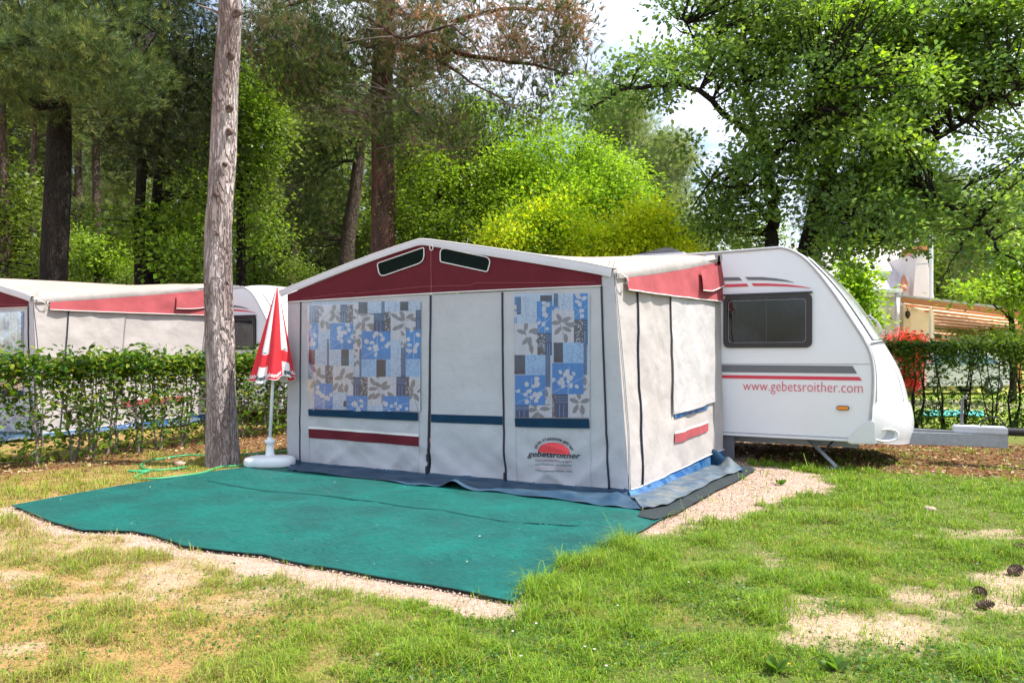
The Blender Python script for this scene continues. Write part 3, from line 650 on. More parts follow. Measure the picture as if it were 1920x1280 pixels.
# ---- curtains printed with patchwork
def cmat(n, c, r=0.8): return pmat('print_' + n, c, rough=r, var=0.07, vs=9, bump=0.03, bs=26, stretch=(1, 1, .06))
PM = dict(blue=cmat('blue', (0.045, 0.20, 0.48)), pale=cmat('pale_blue', (0.26, 0.42, 0.62)), white=cmat('white', (0.47, 0.48, 0.52)), grey=cmat('grey', (0.20, 0.195, 0.205)), navy=cmat('navy', (0.035, 0.07, 0.15)),
          dark=cmat('charcoal', (0.05, 0.058, 0.068)), line=cmat('fine_line', (0.16, 0.23, 0.40)), light=cmat('light', (0.38, 0.47, 0.58)), brown=cmat('brown', (0.09, 0.08, 0.09)))
PK = list(PM)
class Print:
    def __init__(s, scale, ox, oy, clip, off, seed):
        s.k, s.ox, s.oy, s.clip, s.off = scale, ox, oy, clip, off; s.V = []; s.F = []; s.M = []; s.r = random.Random(seed); s.bi = 0; s.li = 0
    def poly(s, P, m, lay):
        x0, x1, y0, y1 = s.clip
        P = [(min(max(x, x0), x1), min(max(y, y0), y1)) for x, y in P]
        A = sum(P[i][0] * P[(i + 1) % len(P)][1] - P[(i + 1) % len(P)][0] * P[i][1] for i in range(len(P))) / 2
        if abs(A) < 2: return
        o = len(s.V); s.li += 1
        for x, y in P:
            v = on_t(s.ox + x / s.k, s.oy + y / s.k, TF); dd = fold(v.x, v.z)
            fd = 0.006 * math.sin(v.x * 62) * (0.5 + 0.5 * math.sin(v.x * 17)) if False else 0.0
            v.y -= s.off + s.bi * 1.3e-4 + (0 if lay < 2 else (1 + 7 * ((s.li * 0.6180339) % 1)) * 1.5e-5); s.V.append(tuple(v))
        s.F.append(tuple(range(o, o + len(P)))); s.M.append(PK.index(m))
    def rect(s, x0, x1, y0, y1, m, lay=1):
        n = max(1, int((x1 - x0) / 60))
        for i in range(n):
            a_, b_ = x0 + (x1 - x0) * i / n, x0 + (x1 - x0) * (i + 1) / n; s.poly([(a_, y0), (b_, y0), (b_, y1), (a_, y1)], m, lay)
    def line(s, x0, y0, x1, y1, w, m, lay):
        d = math.hypot(x1 - x0, y1 - y0) or 1; nx, ny = -(y1 - y0) / d * w / 2, (x1 - x0) / d * w / 2
        s.poly([(x0 + nx, y0 + ny), (x1 + nx, y1 + ny), (x1 - nx, y1 - ny), (x0 - nx, y0 - ny)], m, lay)
    def ell(s, x, y, a_, b_, rot, m, lay, n=10, tip=False):
        P = []
        for j in range(n):
            t_ = 2 * math.pi * j / n; ex, ey = a_ * math.cos(t_), b_ * math.sin(t_) * (abs(math.sin(t_)) ** 0.35 if tip else 1)
            P.append((x + ex * math.cos(rot) - ey * math.sin(rot), y + ex * math.sin(rot) + ey * math.cos(rot)))
        s.poly(P, m, lay)
    def block(s, kind, x0, x1, y0, y1):
        r = s.r; w, h = x1 - x0, y1 - y0; oc = s.clip; s.bi += 1; s.li = 0
        base = dict(L='white', B='blue', N='navy', G='navy', D='dark', C='pale', Z='light', S='brown', R='navy', V='light')[kind]
        s.rect(x0, x1, y0, y1, base)
        s.clip = (max(x0, oc[0]), min(x1, oc[1]), max(y0, oc[2]), min(y1, oc[3]))
        if kind == 'L':
            cx, cy = x0 + w * r.uniform(.35, .6), y0 + h * r.uniform(.3, .5); s.line(cx - 30, cy - 40, cx + 25, y1, 4, 'grey', 2); s.line(cx, cy, x1, y0 + h * .2, 3, 'grey', 2)
            for k in range(max(5, int(w * h / 3600))):
                an = k * 1.1 + r.uniform(-.3, .3); R_ = r.uniform(32, 62) + (k // 6) * 38
                s.ell(cx + R_ * math.cos(an), cy + R_ * math.sin(an) * 1.15, 33, 15, an + r.uniform(-.5, .5), 'grey', 2.2 + .1 * (k % 3), 12, True)
        elif kind == 'B':
            cx, cy = x0 + w * .5, y0 + h * .5
            s.line(x0, y1 - 12, x1, y0 + h * .45, 3, 'light', 2); s.line(cx, y1, cx + 10, y0 + h * .1, 3, 'light', 2); s.line(x0, y0 + h * .5, cx, y0 + h * .75, 3, 'light', 2)
            for k in range(max(6, int(w * h / 2300))):
                s.ell(r.gauss(cx, w * .24), r.gauss(cy, h * .24), r.uniform(10, 17), r.uniform(12, 20), r.uniform(0, 3), 'white', 2.5 + .05 * (k % 9), 10)
        elif kind == 'N' or kind == 'G':
            for k in range(3): s.line(x0, y0 + h * (.12 + .11 * k), x1, y0 + h * (.12 + .11 * k), 2, 'pale', 2)
            for k in range(2): s.line(x0 + w * (.3 + .35 * k), y0 + h * .45, x0 + w * (.3 + .35 * k), y1, 2, 'pale', 2)
        elif kind == 'R':
            for k in range(int(h / 13)): s.line(x0, y0 + 6 + 13 * k, x1, y0 + 6 + 13 * k, 2.4, 'pale', 2)
        elif kind == 'D':
            for k in range(int(w / 9)): s.line(x0 + 5 + 9 * k, y0, x0 + 5 + 9 * k, y1, 1.6, 'navy', 2)
        elif kind == 'C':
            for k in range(max(4, int(w * h / 1500))):
                cx, cy, R_ = r.uniform(x0, x1), r.uniform(y0, y1), r.uniform(13, 26)
                for j in range(10): s.line(cx + R_ * math.cos(j * .628), cy + R_ * math.sin(j * .628), cx + R_ * math.cos(j * .628 + .628), cy + R_ * math.sin(j * .628 + .628), 2.2, 'line', 2)
        elif kind in 'ZV':
            for k in range(int(w * h / 260)):
                cx, cy, an = r.uniform(x0, x1), r.uniform(y0, y1), r.uniform(0, 3.14); s.line(cx, cy, cx + 11 * math.cos(an), cy + 11 * math.sin(an), 2.6, 'line', 2)
        elif kind == 'S':
            for k in range(int(w * h / 330)):
                cx, cy, an = r.uniform(x0, x1), r.uniform(y0, y1), r.uniform(0, 3.14)
                s.line(cx, cy, cx + 8 * math.cos(an), cy + 8 * math.sin(an), 3.5, 'light', 2); s.line(cx + 8 * math.cos(an), cy + 8 * math.sin(an), cx + 9 * math.cos(an + 1.4), cy + 13 * math.sin(an + 1.0), 3, 'light', 2)
        s.clip = oc
    def build(s, parent):
        me = pyd('curtain', s.V, s.F); o = link('curtain', me, [PM[k] for k in PK], parent)
        me.polygons.foreach_set('material_index', s.M); return o
c1 = Print(3.765, 560, 540, (81, 866, 96, 868), 0.014, 4)
c1.rect(80, 866, 96, 868, 'light', 0.5)
for b_ in """N 80 130 125 245;S 130 150 125 245;L 150 232 125 310;L 228 300 120 250;N 300 345 118 245;S 345 390 118 245;L 390 540 108 430;D 428 492 100 180;Z 492 590 100 178;G 590 612 96 178;Z 612 722 96 166;D 722 780 96 160;Z 780 868 94 158
B 80 145 245 430;B 228 392 248 435;G 536 612 178 308;S 612 655 170 305;L 655 832 165 370;G 832 868 155 295;V 145 228 305 540;B 450 655 305 502;B 762 868 296 500;L 730 764 300 420;L 392 452 300 432
D 80 122 432 540;Z 122 207 430 545;V 222 307 433 545;D 307 362 433 550;Z 362 440 433 620;R 207 222 358 660;C 448 557 502 626;D 556 622 505 626;C 622 658 502 626;Z 656 728 368 624;R 728 762 420 626;C 762 868 500 626;L 398 436 432 560
L 80 195 542 730;R 195 207 545 665;S 205 262 548 670;L 250 400 548 765;G 393 444 628 760;S 444 496 628 760;L 494 697 626 830;G 696 760 626 760;S 760 790 626 760;L 788 868 626 868;B 118 250 672 850;Z 80 118 735 860
Z 250 345 735 858;B 345 492 758 868;D 325 345 795 835;B 600 790 760 868;Z 492 602 826 868;R 438 450 430 626""".replace('\n', ';').split(';'):
    q = b_.split(); c1.block(q[0], *[float(v) for v in q[1:]])
cu1 = c1.build(fpan)
c2 = Print(3.46, 940, 530, (90, 577, 70, 872), 0.014, 8)
c2.rect(90, 577, 70, 872, 'light', 0.5)
for b_ in """B 90 104 92 290;R 103 132 92 205;Z 132 236 90 266;D 256 332 82 122;B 234 334 120 328;G 344 377 72 150;B 334 375 150 260;Z 372 472 72 182;B 470 563 68 242;L 90 240 264 470;S 238 290 326 470;G 290 332 326 470;L 332 477 180 388;S 475 536 238 388
G 535 563 238 400;D 90 161 468 592;C 160 291 468 600;R 290 322 468 678;D 344 404 388 516;C 404 540 388 522;R 538 558 388 600;B 94 292 598 796;B 335 538 520 724;L 290 334 676 872;L 537 577 598 872;G 96 184 794 872;L 184 337 794 872;S 335 358 722 872;G 357 438 722 872;L 438 577 722 872""".replace('\n', ';').split(';'):
    q = b_.split(); c2.block(q[0], *[float(v) for v in q[1:]])
cu2 = c2.build(rpan)
fsheet('window_film', [(580, 572), (792, 563), (787, 772), (580, 767)], 20, 20, 0.026, M_clear, fpan); fsheet('window_film', [(966, 556), (1101, 549), (1107, 785), (967, 783)], 16, 20, 0.026, M_clear, rpan)
# ---- logo print on the right panel
def ftext(body, xl, xr, yl, yr, hpx, mat, bold=0.0, shear=0.0, off=0.015, parent=rpan, name='lettering'):
    V, Fc = text_np(body, bold); a_, b_ = on_t(xl, yl, TF), on_t(xr, yr, TF); h_ = on_t(xl, yl - hpx, TF).z - a_.z; ym = V[:, 1].max()
    P = []
    for x, y in V:
        s_ = a_.x + (b_.x - a_.x) * x + shear * y / ym * h_; z_ = a_.z + (b_.z - a_.z) * x + y / ym * h_
        P.append((s_, TF - fold(s_, z_) - off, z_))
    return link(name, pyd(name, P, Fc), mat, parent)
ftext('gebetsroither', 990, 1087, 855, 859, 10.5, M_ink, bold=0.015, shear=0.35)
ftext('Internationale Wohnwagen', 1004, 1071, 864.5, 867, 4.2, M_ink, bold=-0.01); ftext('und Mobilheim Vermietung', 1004, 1071, 871.5, 874, 4.2, M_ink, bold=-0.01); ftext('www.gebetsroither.com', 1004, 1071, 882.5, 885.5, 4.2, M_ink, bold=-0.005)
mb = MB()
for y in (860.5, 876.5): mb.tube([fp(1004, y, 0.014), fp(1071, y + 2.5, 0.014)], 0.0012, 4)
mb.build('logo_line', M_inkred, rpan)
c = on_t(1038.5, 849.5, TF); R_ = on_t(1069, 849, TF).x - c.x; Hh = on_t(1038, 829, TF).z - c.z
pts = [(c.x + R_ * math.cos(math.pi * i / 24), c.z + Hh * math.sin(math.pi * i / 24)) for i in range(25)]
link('logo_sun', pyd('logo_sun', [(x, TF - fold(x, z) - 0.013, z) for x, z in pts] , [tuple(range(25))]), M_inkred, rpan)
word = 'und die Urlaubssonne geht auf!'; P = []; Fc_ = []
for i, chh in enumerate(word):
    if chh == ' ': continue
    V, Fc = text_np(chh, 0.01); th = math.radians(162 - 144 * i / (len(word) - 1)); rx, rz = R_ * 1.13, Hh * 1.22; cx, cz = c.x + rx * math.cos(th), c.z + rz * math.sin(th)
    rot = th - math.pi / 2; sc = 0.018 if chh not in 'il!' else 0.006; o_ = len(P); ym = 0.024 / max(0.3, V[:, 1].max())
    for x, y in V:
        lx, lz = (x - .5) * sc, y * (0.024 / max(V[:, 1].max(), 1e-3)) * (1.3 if chh in 'dlbhtfU!' else 1.0); X_ = cx + lx * math.cos(rot) - lz * math.sin(rot); Z_ = cz + lx * math.sin(rot) + lz * math.cos(rot)
        P.append((X_, TF - fold(X_, Z_) - 0.015, Z_))
    Fc_ += [tuple(k + o_ for k in f) for f in Fc]
link('lettering', pyd('lettering', P, Fc_), M_ink, rpan)
# ---- skirt
hem = [(538.5, 852.5), (562.5, 865), (680, 876), (802.5, 887), (870, 893), (945, 900.5), (1060, 909), (1139, 914.5), (1180, 917.5)]
edge = [(541, 880), (562, 884), (680, 896), (768, 908), (850, 915), (934, 923), (1010, 932), (1100, 943), (1205, 957)]
def pl(P, u):
    x = u * (len(P) - 1); k = min(int(x), len(P) - 2); f = x - k; return (P[k][0] * (1 - f) + P[k + 1][0] * f, P[k][1] * (1 - f) + P[k + 1][1] * f)
def skirt(u, v):
    a_ = fp(*pl(hem, u), -0.01); e = gr(*pl(edge, u), 0.012); a_.z += 0.02
    v1 = 0.42
    mid = Vector((a_.x, a_.y - 0.03, 0.018))
    if v < v1: p = a_.lerp(mid, v / v1)
    else:
        f = (v - v1) / (1 - v1); p = mid.lerp(e, f); p.z = 0.012 + 0.02 * max(0, fbm(u * 22, f * 3, 5, 2) - 0.45) * math.sin(math.pi * f) * 4
        p.z += 0.012 * (0.5 + 0.5 * math.sin(u * 70 + 3 * math.sin(u * 13))) * f ** 2
        p.y -= 0.02 * math.sin(u * 37) * f
    if v >= v1:
        k = math.exp(-((u - 0.50) / 0.025) ** 2) * ((v - v1) / (1 - v1)); p.z += 0.07 * k
        k = math.exp(-((u - 0.93) / 0.03) ** 2) * math.sin(math.pi * (v - v1) / (1 - v1)); p.z += 0.05 * k
    return p
sheet('ground_skirt', skirt, 160, 16, M_skirt, awn)
sb_t = [(1180, 917), (1203, 909), (1260, 884), (1338, 849), (1356, 842)]
sb_b = [(1183, 932), (1213, 926), (1262, 903), (1338, 872), (1362, 866)]
def sideskirt(u, v):
    a_ = sp(*pl(sb_t, u), -0.008); b_ = gr(*pl(sb_b, u), 0.01); p = a_.lerp(b_, v); p.x += 0.018 * math.sin(u * 34 + v) * v * math.sin(math.pi * u) ; a2 = 0.0
    return p
sheet('side_skirt', sideskirt, 60, 8, M_skirt_pvc, awn)
fl_o = [(1205, 957), (1250, 949), (1300, 925), (1352, 897), (1392, 884)]
def flapg(u, v):
    a_ = gr(*pl(sb_b, u), 0.014); b_ = gr(*pl(fl_o, u), 0.014); p = a_.lerp(b_, v)
    p.z = 0.030 + 0.07 * max(0, fbm(u * 9, v * 3, 8, 3) - 0.4) * math.sin(math.pi * v) + (0.012 * (0.5 + 0.5 * math.sin(u * 40)) * v ** 3)
    k = math.exp(-((u - 0.93) / 0.08) ** 2) * math.sin(math.pi * v) ; p.z += 0.09 * k
    return p
sheet('ground_flap', flapg, 60, 14, M_flap, awn)
# bundled end of the skirt at the caravan
mb = sheet('skirt_end', lambda u, v: gr(1325 + 68 * u, 868 + 14 * u + 4 * v, 0.014) + Vector((0, 0.10 * (1 - v), (0.22 * (1 - u) ** 1.2) * math.sin(math.pi * (0.1 + 0.9 * v)) + 0.02 * abs(math.sin(u * 11 + v * 4)))), 24, 12, M_band, awn)
# poles at the front
for px0 in (545, 795, 1142):
    mb = MB(); a_ = on_t(px0, 640, TF + 0.10); ztop = {545: 1.95, 795: 2.5, 1142: 2.05}[px0]; mb.tube([(a_.x, TF + 0.10, 0.0), (a_.x, TF + 0.10, ztop)], 0.014, 8); mb.build('frame_pole', M_steel, awn)

# ------------------------------------------------------------------ the neighbour's caravan and awning
n_car = copy_tree(car); n_car.location = CARROOT + Vector((-9.95, 0.84, 0)); tag(n_car, 'far caravan at the left behind the pine trunk, only its rounded end in view', 'caravan')
n_awn = copy_tree(awn); n_awn.location = AWROOT + Vector((-10.0, 0.84, 0)); n_awn.scale = (1.0, 1.2, 1.05)
tag(n_awn, 'neighbouring cream awning with a long dark red valance behind the left hedge', 'awning')
for o in list(n_awn.children_recursive):
    if o.name.startswith(('window_flap', 'logo', 'lettering')) or (o.name.startswith('band') and o.parent.name.startswith('side_wall')): bpy.data.objects.remove(o)
# ------------------------------------------------------------------ ground
mat_px = [(24, 949), (60, 963), (100, 980), (155, 995), (200, 996), (250, 997), (290, 1005), (318, 1014), (345, 1024), (390, 1030), (430, 1035), (500, 1041), (530, 1050), (580, 1060), (630, 1067), (720, 1085), (850, 1105),
          (950, 1127), (962, 1130), (1000, 1095), (1075, 1045), (1180, 1008), (1262, 962), (1300, 935), (1330, 905), (1220, 880), (900, 850), (560, 868), (435, 880), (330, 896), (225, 912), (120, 931)]
mat_poly = np.array([list(gr(*p))[:2] for p in mat_px])
def poly_dist(x, y, P):
    d = np.full(x.shape, 1e9); ins = np.zeros(x.shape, bool); n = len(P)
    for i in range(n):
        x0, y0 = P[i]; x1, y1 = P[(i + 1) % n]; dx, dy = x1 - x0, y1 - y0
        k = np.clip(((x - x0) * dx + (y - y0) * dy) / (dx * dx + dy * dy + 1e-12), 0, 1)
        d = np.minimum(d, np.hypot(x - x0 - k * dx, y - y0 - k * dy))
        c = ((y0 > y) != (y1 > y)) & (x < dx * (y - y0) / (dy + 1e-12) + x0); ins ^= c
    return np.where(ins, -d, d)
gravel_poly = np.array([list(gr(*p))[:2] for p in [(1120, 1040), (1230, 1002), (1330, 978), (1420, 955), (1520, 925), (1560, 905), (1530, 886), (1440, 874), (1350, 860), (1000, 850), (1200, 960)]])
def blob(px, py, cx, cy, rx, ry): return ((px - cx) / rx) ** 2 + ((py - cy) / ry) ** 2
def cover(s, t):
    """returns weights (green, straw, gravel, sand, litter) on the ground"""
    px, py = proj(s, t)
    front = (-s * SY + t * CY) > 0.5
    dm = poly_dist(s, t, mat_poly); dg = poly_dist(s, t, gravel_poly)
    n1 = fbm(s * 1.1, t * 1.1, 1); n2 = fbm(s * 4.5, t * 4.5, 2); n3 = fbm(s * 0.45, t * 0.45, 3); n2 = n2 * .75 + .25 * fbm(s * 14, t * 14, 4, 2)
    rim = 0.02 + 0.36 * n1 + 0.45 * (n2 - 0.5)
    gravel = sstep(0.06, -0.06, dm - rim * np.where(py < 950, 0.25, 1.0) * np.where(px > 985, 0.35, 1.0))
    gravel = np.maximum(gravel, sstep(0.10, -0.12, dg + 0.5 * (n2 - 0.5) + 0.3 * (n1 - .5)))
    gravel = np.maximum(gravel, ((s > -6.9) & (s < -1.7) & (t > 6.6) & (t < 11.8)).astype(float))
    sand = np.zeros_like(s)
    for cx, cy, rx, ry, k in ((1590, 1175, 150, 42, 1.0), (1510, 1195, 90, 22, .9), (1500, 1140, 40, 24, .9), (1800, 1120, 120, 34, .9), (1890, 1105, 90, 38, 1.), (1860, 1000, 110, 10, .8), (1745, 1195, 90, 28, .7), (1440, 1045, 40, 16, .4), (1360, 1070, 70, 20, .4),
                              (110, 1030, 170, 20, .75), (330, 1075, 170, 26, .8), (250, 1120, 120, 20, .6), (620, 1100, 200, 22, .5), (40, 1085, 90, 14, .7), (430, 1130, 90, 18, .5), (30, 1215, 60, 14, .6), (140, 1000, 140, 16, .6)):
        sand = np.maximum(sand, k * sstep(1.7, 0.3, blob(px, py, cx, cy, rx, ry) + 4.2 * (n2 - 0.5) + 0.8 * (n1 - .5)))
    litter = sstep(1.7, 0.4, np.abs(s + 9.3) + 1.6 * (n2 - .5)) * 0.9
    litter = np.maximum(litter, sstep(9.15, 9.8, t + 0.5 * (n1 - .5)) * sstep(-5.9, -5.4, s) * sstep(13.6, 12.6, t))
    litter = np.maximum(litter, sstep(6.3, 7.2, t + 0.8 * (n1 - .5)) * sstep(-6.7, -7.4, s) * sstep(-11, -9.5, s) * 0.85)
    litter = np.maximum(litter, sstep(15, 18, t) * sstep(-4, -6, s + 0 * t) * 0.8)
    litter = litter * front
    # dry on the left, lush on the right
    dry = sstep(900, 250, px + 420 * (n3 - .5) + 560 * (n2 - .5)) * 0.85 + 0.28 * sstep(0.52, 0.72, n2) + 0.12
    dry = np.where(px > 900, 0.08 + 0.6 * sstep(0.55, 0.78, n2 * 0.6 + n1 * 0.4), dry)
    return gravel, sand, litter, np.clip(dry, 0, 1), n2, dm
def axis(lo, hi, c0, c1, h):
    a = list(np.arange(c0, c1, h)); x = c1; k = h
    while x < hi: a.append(x); k *= 1.22; x += k
    a.append(hi); x = c0; k = h; b = []
    while x > lo: k *= 1.22; x -= k; b.append(x)
    return np.array(sorted(set([lo] + [v for v in b if v > lo] + a)))
gx = axis(-420, 420, -11.5, 4.5, 0.07); gy = axis(-420, 420, 1.4, 12.5, 0.07)
GX, GY = np.meshgrid(gx, gy); gs, gt = GX.ravel(), GY.ravel()
gravel, sand, litter, dry, n2, dm = cover(gs, gt)
gz = 0.022 * (fbm(gs * 1.6, gt * 1.6, 6) - 0.55) + 0.012 * (fbm(gs * 8, gt * 8, 7) - 0.5)
gz = gz * (1 - 0.8 * gravel) - 0.006 - 0.012 * (dm < 0.05)
gz = np.where(((gs > -6.9) & (gs < -1.2) & (gt > 5.9) & (gt < 9.6)), np.minimum(gz, -0.008), gz)
def mix(a, b, k): return a * (1 - k[:, None]) + np.array(b)[None, :] * k[:, None]
c = np.tile(np.array([0.085, 0.12, 0.028]), (len(gs), 1)); c = mix(c, (0.36, 0.21, 0.09), dry * 0.85)
c = mix(c, (0.40, 0.285, 0.20), sand); c = mix(c, (0.15, 0.070, 0.032), litter); c = mix(c, (0.39, 0.275, 0.215), gravel)
far = sstep(12, 20, gt); c = mix(c, (0.38, 0.42, 0.10), far * (gs > -2) * 0.85)
pxg, pyg = proj(gs, gt); Yg = -gs * SY + gt * CY
road = sstep(0, 1.0, gt - 20.0) * sstep(0, 1.0, 25.5 - gt) * (gs > -2); c = mix(c, (0.56, 0.44, 0.38), road)
wood = sstep(15.5, 18, gt) * sstep(-3, -6, gs); c = mix(c, (0.10, 0.075, 0.03), wood * .8)
ny_, nx_ = len(gy), len(gx)
ii = (np.arange(ny_ - 1)[:, None] * nx_ + np.arange(nx_ - 1)[None, :]).ravel()
ground = link('ground', mesh_np('ground', np.stack([gs, gt, gz], 1), np.stack([ii, ii + 1, ii + nx_ + 1, ii + nx_], 1), c), pmat('ground_soil', (1, 1, 1), rough=0.95, attr=True, var=0.16, vs=7, bump=0.012, bs=55, fine=0.35, spec=0.1), smooth=True)
ground['kind'] = 'structure'

# ------------------------------------------------------------------ green ground mat
M_green = pmat('green_woven_mat', (0.0, 0.180, 0.148), rough=0.46, var=0.22, vs=1.3, fine=0.10, bs=330, col2=(0.005, 0.135, 0.118), spec=0.36)
def add_ripple(m, sc, dist, stretch):
    N, L = m.node_tree.nodes, m.node_tree.links; b = N['Principled BSDF']
    t_ = N.new('ShaderNodeTexCoord'); mp_ = N.new('ShaderNodeMapping'); mp_.inputs['Scale'].default_value = stretch; mp_.inputs['Rotation'].default_value = (0, 0, 0.35)
    n_ = N.new('ShaderNodeTexNoise'); n_.inputs['Scale'].default_value = sc; n_.inputs['Detail'].default_value = 6; n_.inputs['Roughness'].default_value = 0.6
    bb = N.new('ShaderNodeBump'); bb.inputs['Distance'].default_value = dist; L.new(t_.outputs['Object'], mp_.inputs['Vector']); L.new(mp_.outputs['Vector'], n_.inputs['Vector']); L.new(n_.outputs['Fac'], bb.inputs['Height'])
    w_ = N.new('ShaderNodeTexNoise'); w_.inputs['Scale'].default_value = 350; b2 = N.new('ShaderNodeBump'); b2.inputs['Distance'].default_value = 0.003; L.new(t_.outputs['Object'], w_.inputs['Vector']); L.new(w_.outputs['Fac'], b2.inputs['Height'])
    L.new(bb.outputs['Normal'], b2.inputs['Normal']); L.new(b2.outputs['Normal'], b.inputs['Normal'])
add_ripple(M_green, 9.0, 0.10, (1.0, 3.2, 1.0))
bm = bmesh.new(); xs = np.arange(mat_poly[:, 0].min(), mat_poly[:, 0].max(), 0.034); ys = np.arange(mat_poly[:, 1].min(), mat_poly[:, 1].max(), 0.034)
MX, MY = np.meshgrid(xs, ys); mx_, my_ = MX.ravel(), MY.ravel(); dd = poly_dist(mx_, my_, mat_poly); keep = dd < 0.0
# border: resampled outline
bp = [Vector((*p, 0)) for p in mat_poly]; bp = resample(bp + [bp[0]], 700)[:-1]
wob = lambda p: 0.012 * (vnoise(p.x * 7, p.y * 7, 4) - .5)
from mathutils.geometry import delaunay_2d_cdt
inn = keep & (dd < -0.03)
pts2 = [Vector((p.x + wob(p), p.y + wob(p))) for p in bp] + [Vector((a_, b_)) for a_, b_ in zip(mx_[inn], my_[inn])]
nb = len(bp); res = delaunay_2d_cdt(pts2, [(i, (i + 1) % nb) for i in range(nb)], [list(range(nb))], 1, 1e-5)
P2 = np.array([[v.x, v.y] for v in res[0]]); dd = -poly_dist(P2[:, 0], P2[:, 1], mat_poly)
rip = 0.034 * (fbm(P2[:, 0] * 1.4 + P2[:, 1] * 1.0, P2[:, 1] * 2.6, 12, 4) - 0.4) * np.clip(dd * 3, 0, 1)
rip += 0.010 * (fbm(P2[:, 0] * 5, P2[:, 1] * 9, 13, 3) - 0.4) * np.clip(dd * 3, 0, 1)
kx = P2[:, 0] * .52 + P2[:, 1] * .85; ky = -P2[:, 0] * .85 + P2[:, 1] * .52; amp = sstep(-5.5, -3.0, P2[:, 0]) * np.clip(dd * 2, 0, 1)
ux = P2[:, 0] * CY + P2[:, 1] * SY; uy = -P2[:, 0] * SY + P2[:, 1] * CY
rg = 1 - np.abs(fbm(ux * 1.5 + uy * .8, uy * 6.5 - ux * 1.2, 31, 2) - .5) * 5; rg2 = 1 - np.abs(fbm(ux * .9 - uy * .5, uy * 3.4 + ux * .6, 35, 2) - .5) * 6
rip += (.35 + .65 * amp) * np.clip(dd * 4, 0, 1) * (0.021 * np.clip(rg, 0, 1) ** 1.5 * sstep(.4, .6, fbm(ux * .8, uy * .8, 38, 2)) + 0.015 * np.clip(rg2, 0, 1) ** 2)
rip *= np.where((P2[:, 1] > 6.0) & (P2[:, 0] > -6.9), 0.15, 1)
mz = np.clip(0.004 + np.maximum(rip, 0) + 0.010 * vnoise(P2[:, 0] * 6, P2[:, 1] * 6, 3) * np.exp(-dd * 20), 0.003, 0.05)
me = pyd('ground_mat', [(a_, b_, z) for (a_, b_), z in zip(P2, mz)], [tuple(f) for f in res[2]])
mat_o = link('ground_mat', me, M_green, None, smooth=True)
tag(mat_o, 'large teal green woven plastic mat spread on the ground in front of the awning', 'ground mat')
mb = MB(); bz = [Vector((p.x + wob(p), p.y + wob(p), 0.009)) for p in bp]; mb.tube(bz + [bz[0]], 0.0055, 5, cap=False)
link('binding', pyd('binding', mb.V, mb.F), pmat('mat_binding', (0.0, 0.07, 0.06), rough=0.6), mat_o, smooth=True)
mb = MB(); sm = [gr(*p, 0.028) for p in ((390, 898), (500, 918), (640, 930), (800, 950), (960, 975), (1150, 985))]; sm = resample(sm, 60)
for k in range(61):
    j = int(np.argmin((P2[:, 0] - sm[k].x) ** 2 + (P2[:, 1] - sm[k].y) ** 2)); sm[k].z = mz[j] + .002
mb.tube(smoothp(sm, 2), 0.007, 5); link('seam', pyd('seam', mb.V, mb.F), MATS['mat_binding'], mat_o, smooth=True)
# dark shade-net mat that lies under the skirt
net_px = [(1195, 968), (1232, 975), (1272, 962), (1330, 928), (1385, 900), (1418, 880), (1392, 872), (1300, 885), (1215, 930)]
net = [gr(*p, 0.010) for p in net_px]; net = resample(net + [net[0]], 120)[:-1]
res = delaunay_2d_cdt([Vector((p.x + wob(p) * 2, p.y + wob(p) * 2)) for p in net] + [Vector((x, y)) for x in np.arange(-3.2, -0.6, 0.06) for y in np.arange(5.4, 9.5, 0.06) if poly_dist(np.array([x]), np.array([y]), np.array([[p.x, p.y] for p in net]))[0] < -0.04], [(i, (i + 1) % 120) for i in range(120)], [list(range(120))], 1, 1e-5)
me = pyd('shade_net', [(v.x, v.y, 0.011 + 0.012 * float(fbm(v.x * 5, v.y * 5, 2, 3))) for v in res[0]], [tuple(f) for f in res[2]])
o = link('shade_net', me, pmat('shade_net_weave', (0.014, 0.024, 0.028), rough=0.85, var=0.4, vs=6, fine=0.4, bs=180, bump=0.006)); o.data.polygons.foreach_set('use_smooth', [True] * len(me.polygons))
tag(o, 'dark shade net strip lying on the gravel beside the awning\'s blue side skirt', 'net')

# ------------------------------------------------------------------ closed parasol
ub = gr(506, 874); UB = Vector((ub.x, ub.y, 0)); YU = 1.34 * F / (874 - HZ)
um = empty('parasol', UB, 'closed red and white parasol in a white plastic base, between pine trunk and awning', 'parasol')
M_pw = pmat('parasol_white', (0.80, 0.80, 0.80), rough=0.7, var=0.05, bump=0.003, bs=20, transl=0.15); M_pr = pmat('parasol_red', (0.72, 0.022, 0.035), rough=0.7, var=0.08, bump=0.003, bs=20, transl=0.15)
M_plw = pmat('white_plastic', (0.74, 0.76, 0.78), rough=0.4, var=0.04)
camR = site(1, 0); camF = site(0, 1)
def ul(x, y, z): return UB + camR * x + camF * y + Vector((0, 0, z))       # local frame turned to the viewer
mb = MB(); n = 40; V = []
for (k, z) in ((0.94, 0.0), (1.0, 0.02), (1.0, 0.07), (0.95, 0.098), (0.8, 0.112), (0.3, 0.122)):
    for j in range(n):
        a_ = math.tau * j / n; r = 1 - 0.13 * math.exp(-((math.degrees(a_) - 246) / 9) ** 2) - 0.10 * math.exp(-((math.degrees(a_) - 80) / 10) ** 2)
        V.append(ul(0.295 * k * r * math.copysign(abs(math.cos(a_)) ** 0.72, math.cos(a_)), 0.20 * k * r * math.copysign(abs(math.sin(a_)) ** 0.8, math.sin(a_)), z + 0.008))
mb.add(V, [(i * n + j, i * n + (j + 1) % n, (i + 1) * n + (j + 1) % n, (i + 1) * n + j) for i in range(5) for j in range(n)] + [tuple(range(n))[::-1], tuple(5 * n + j for j in range(n))])
mb.build('base', M_plw, um, smooth=True)
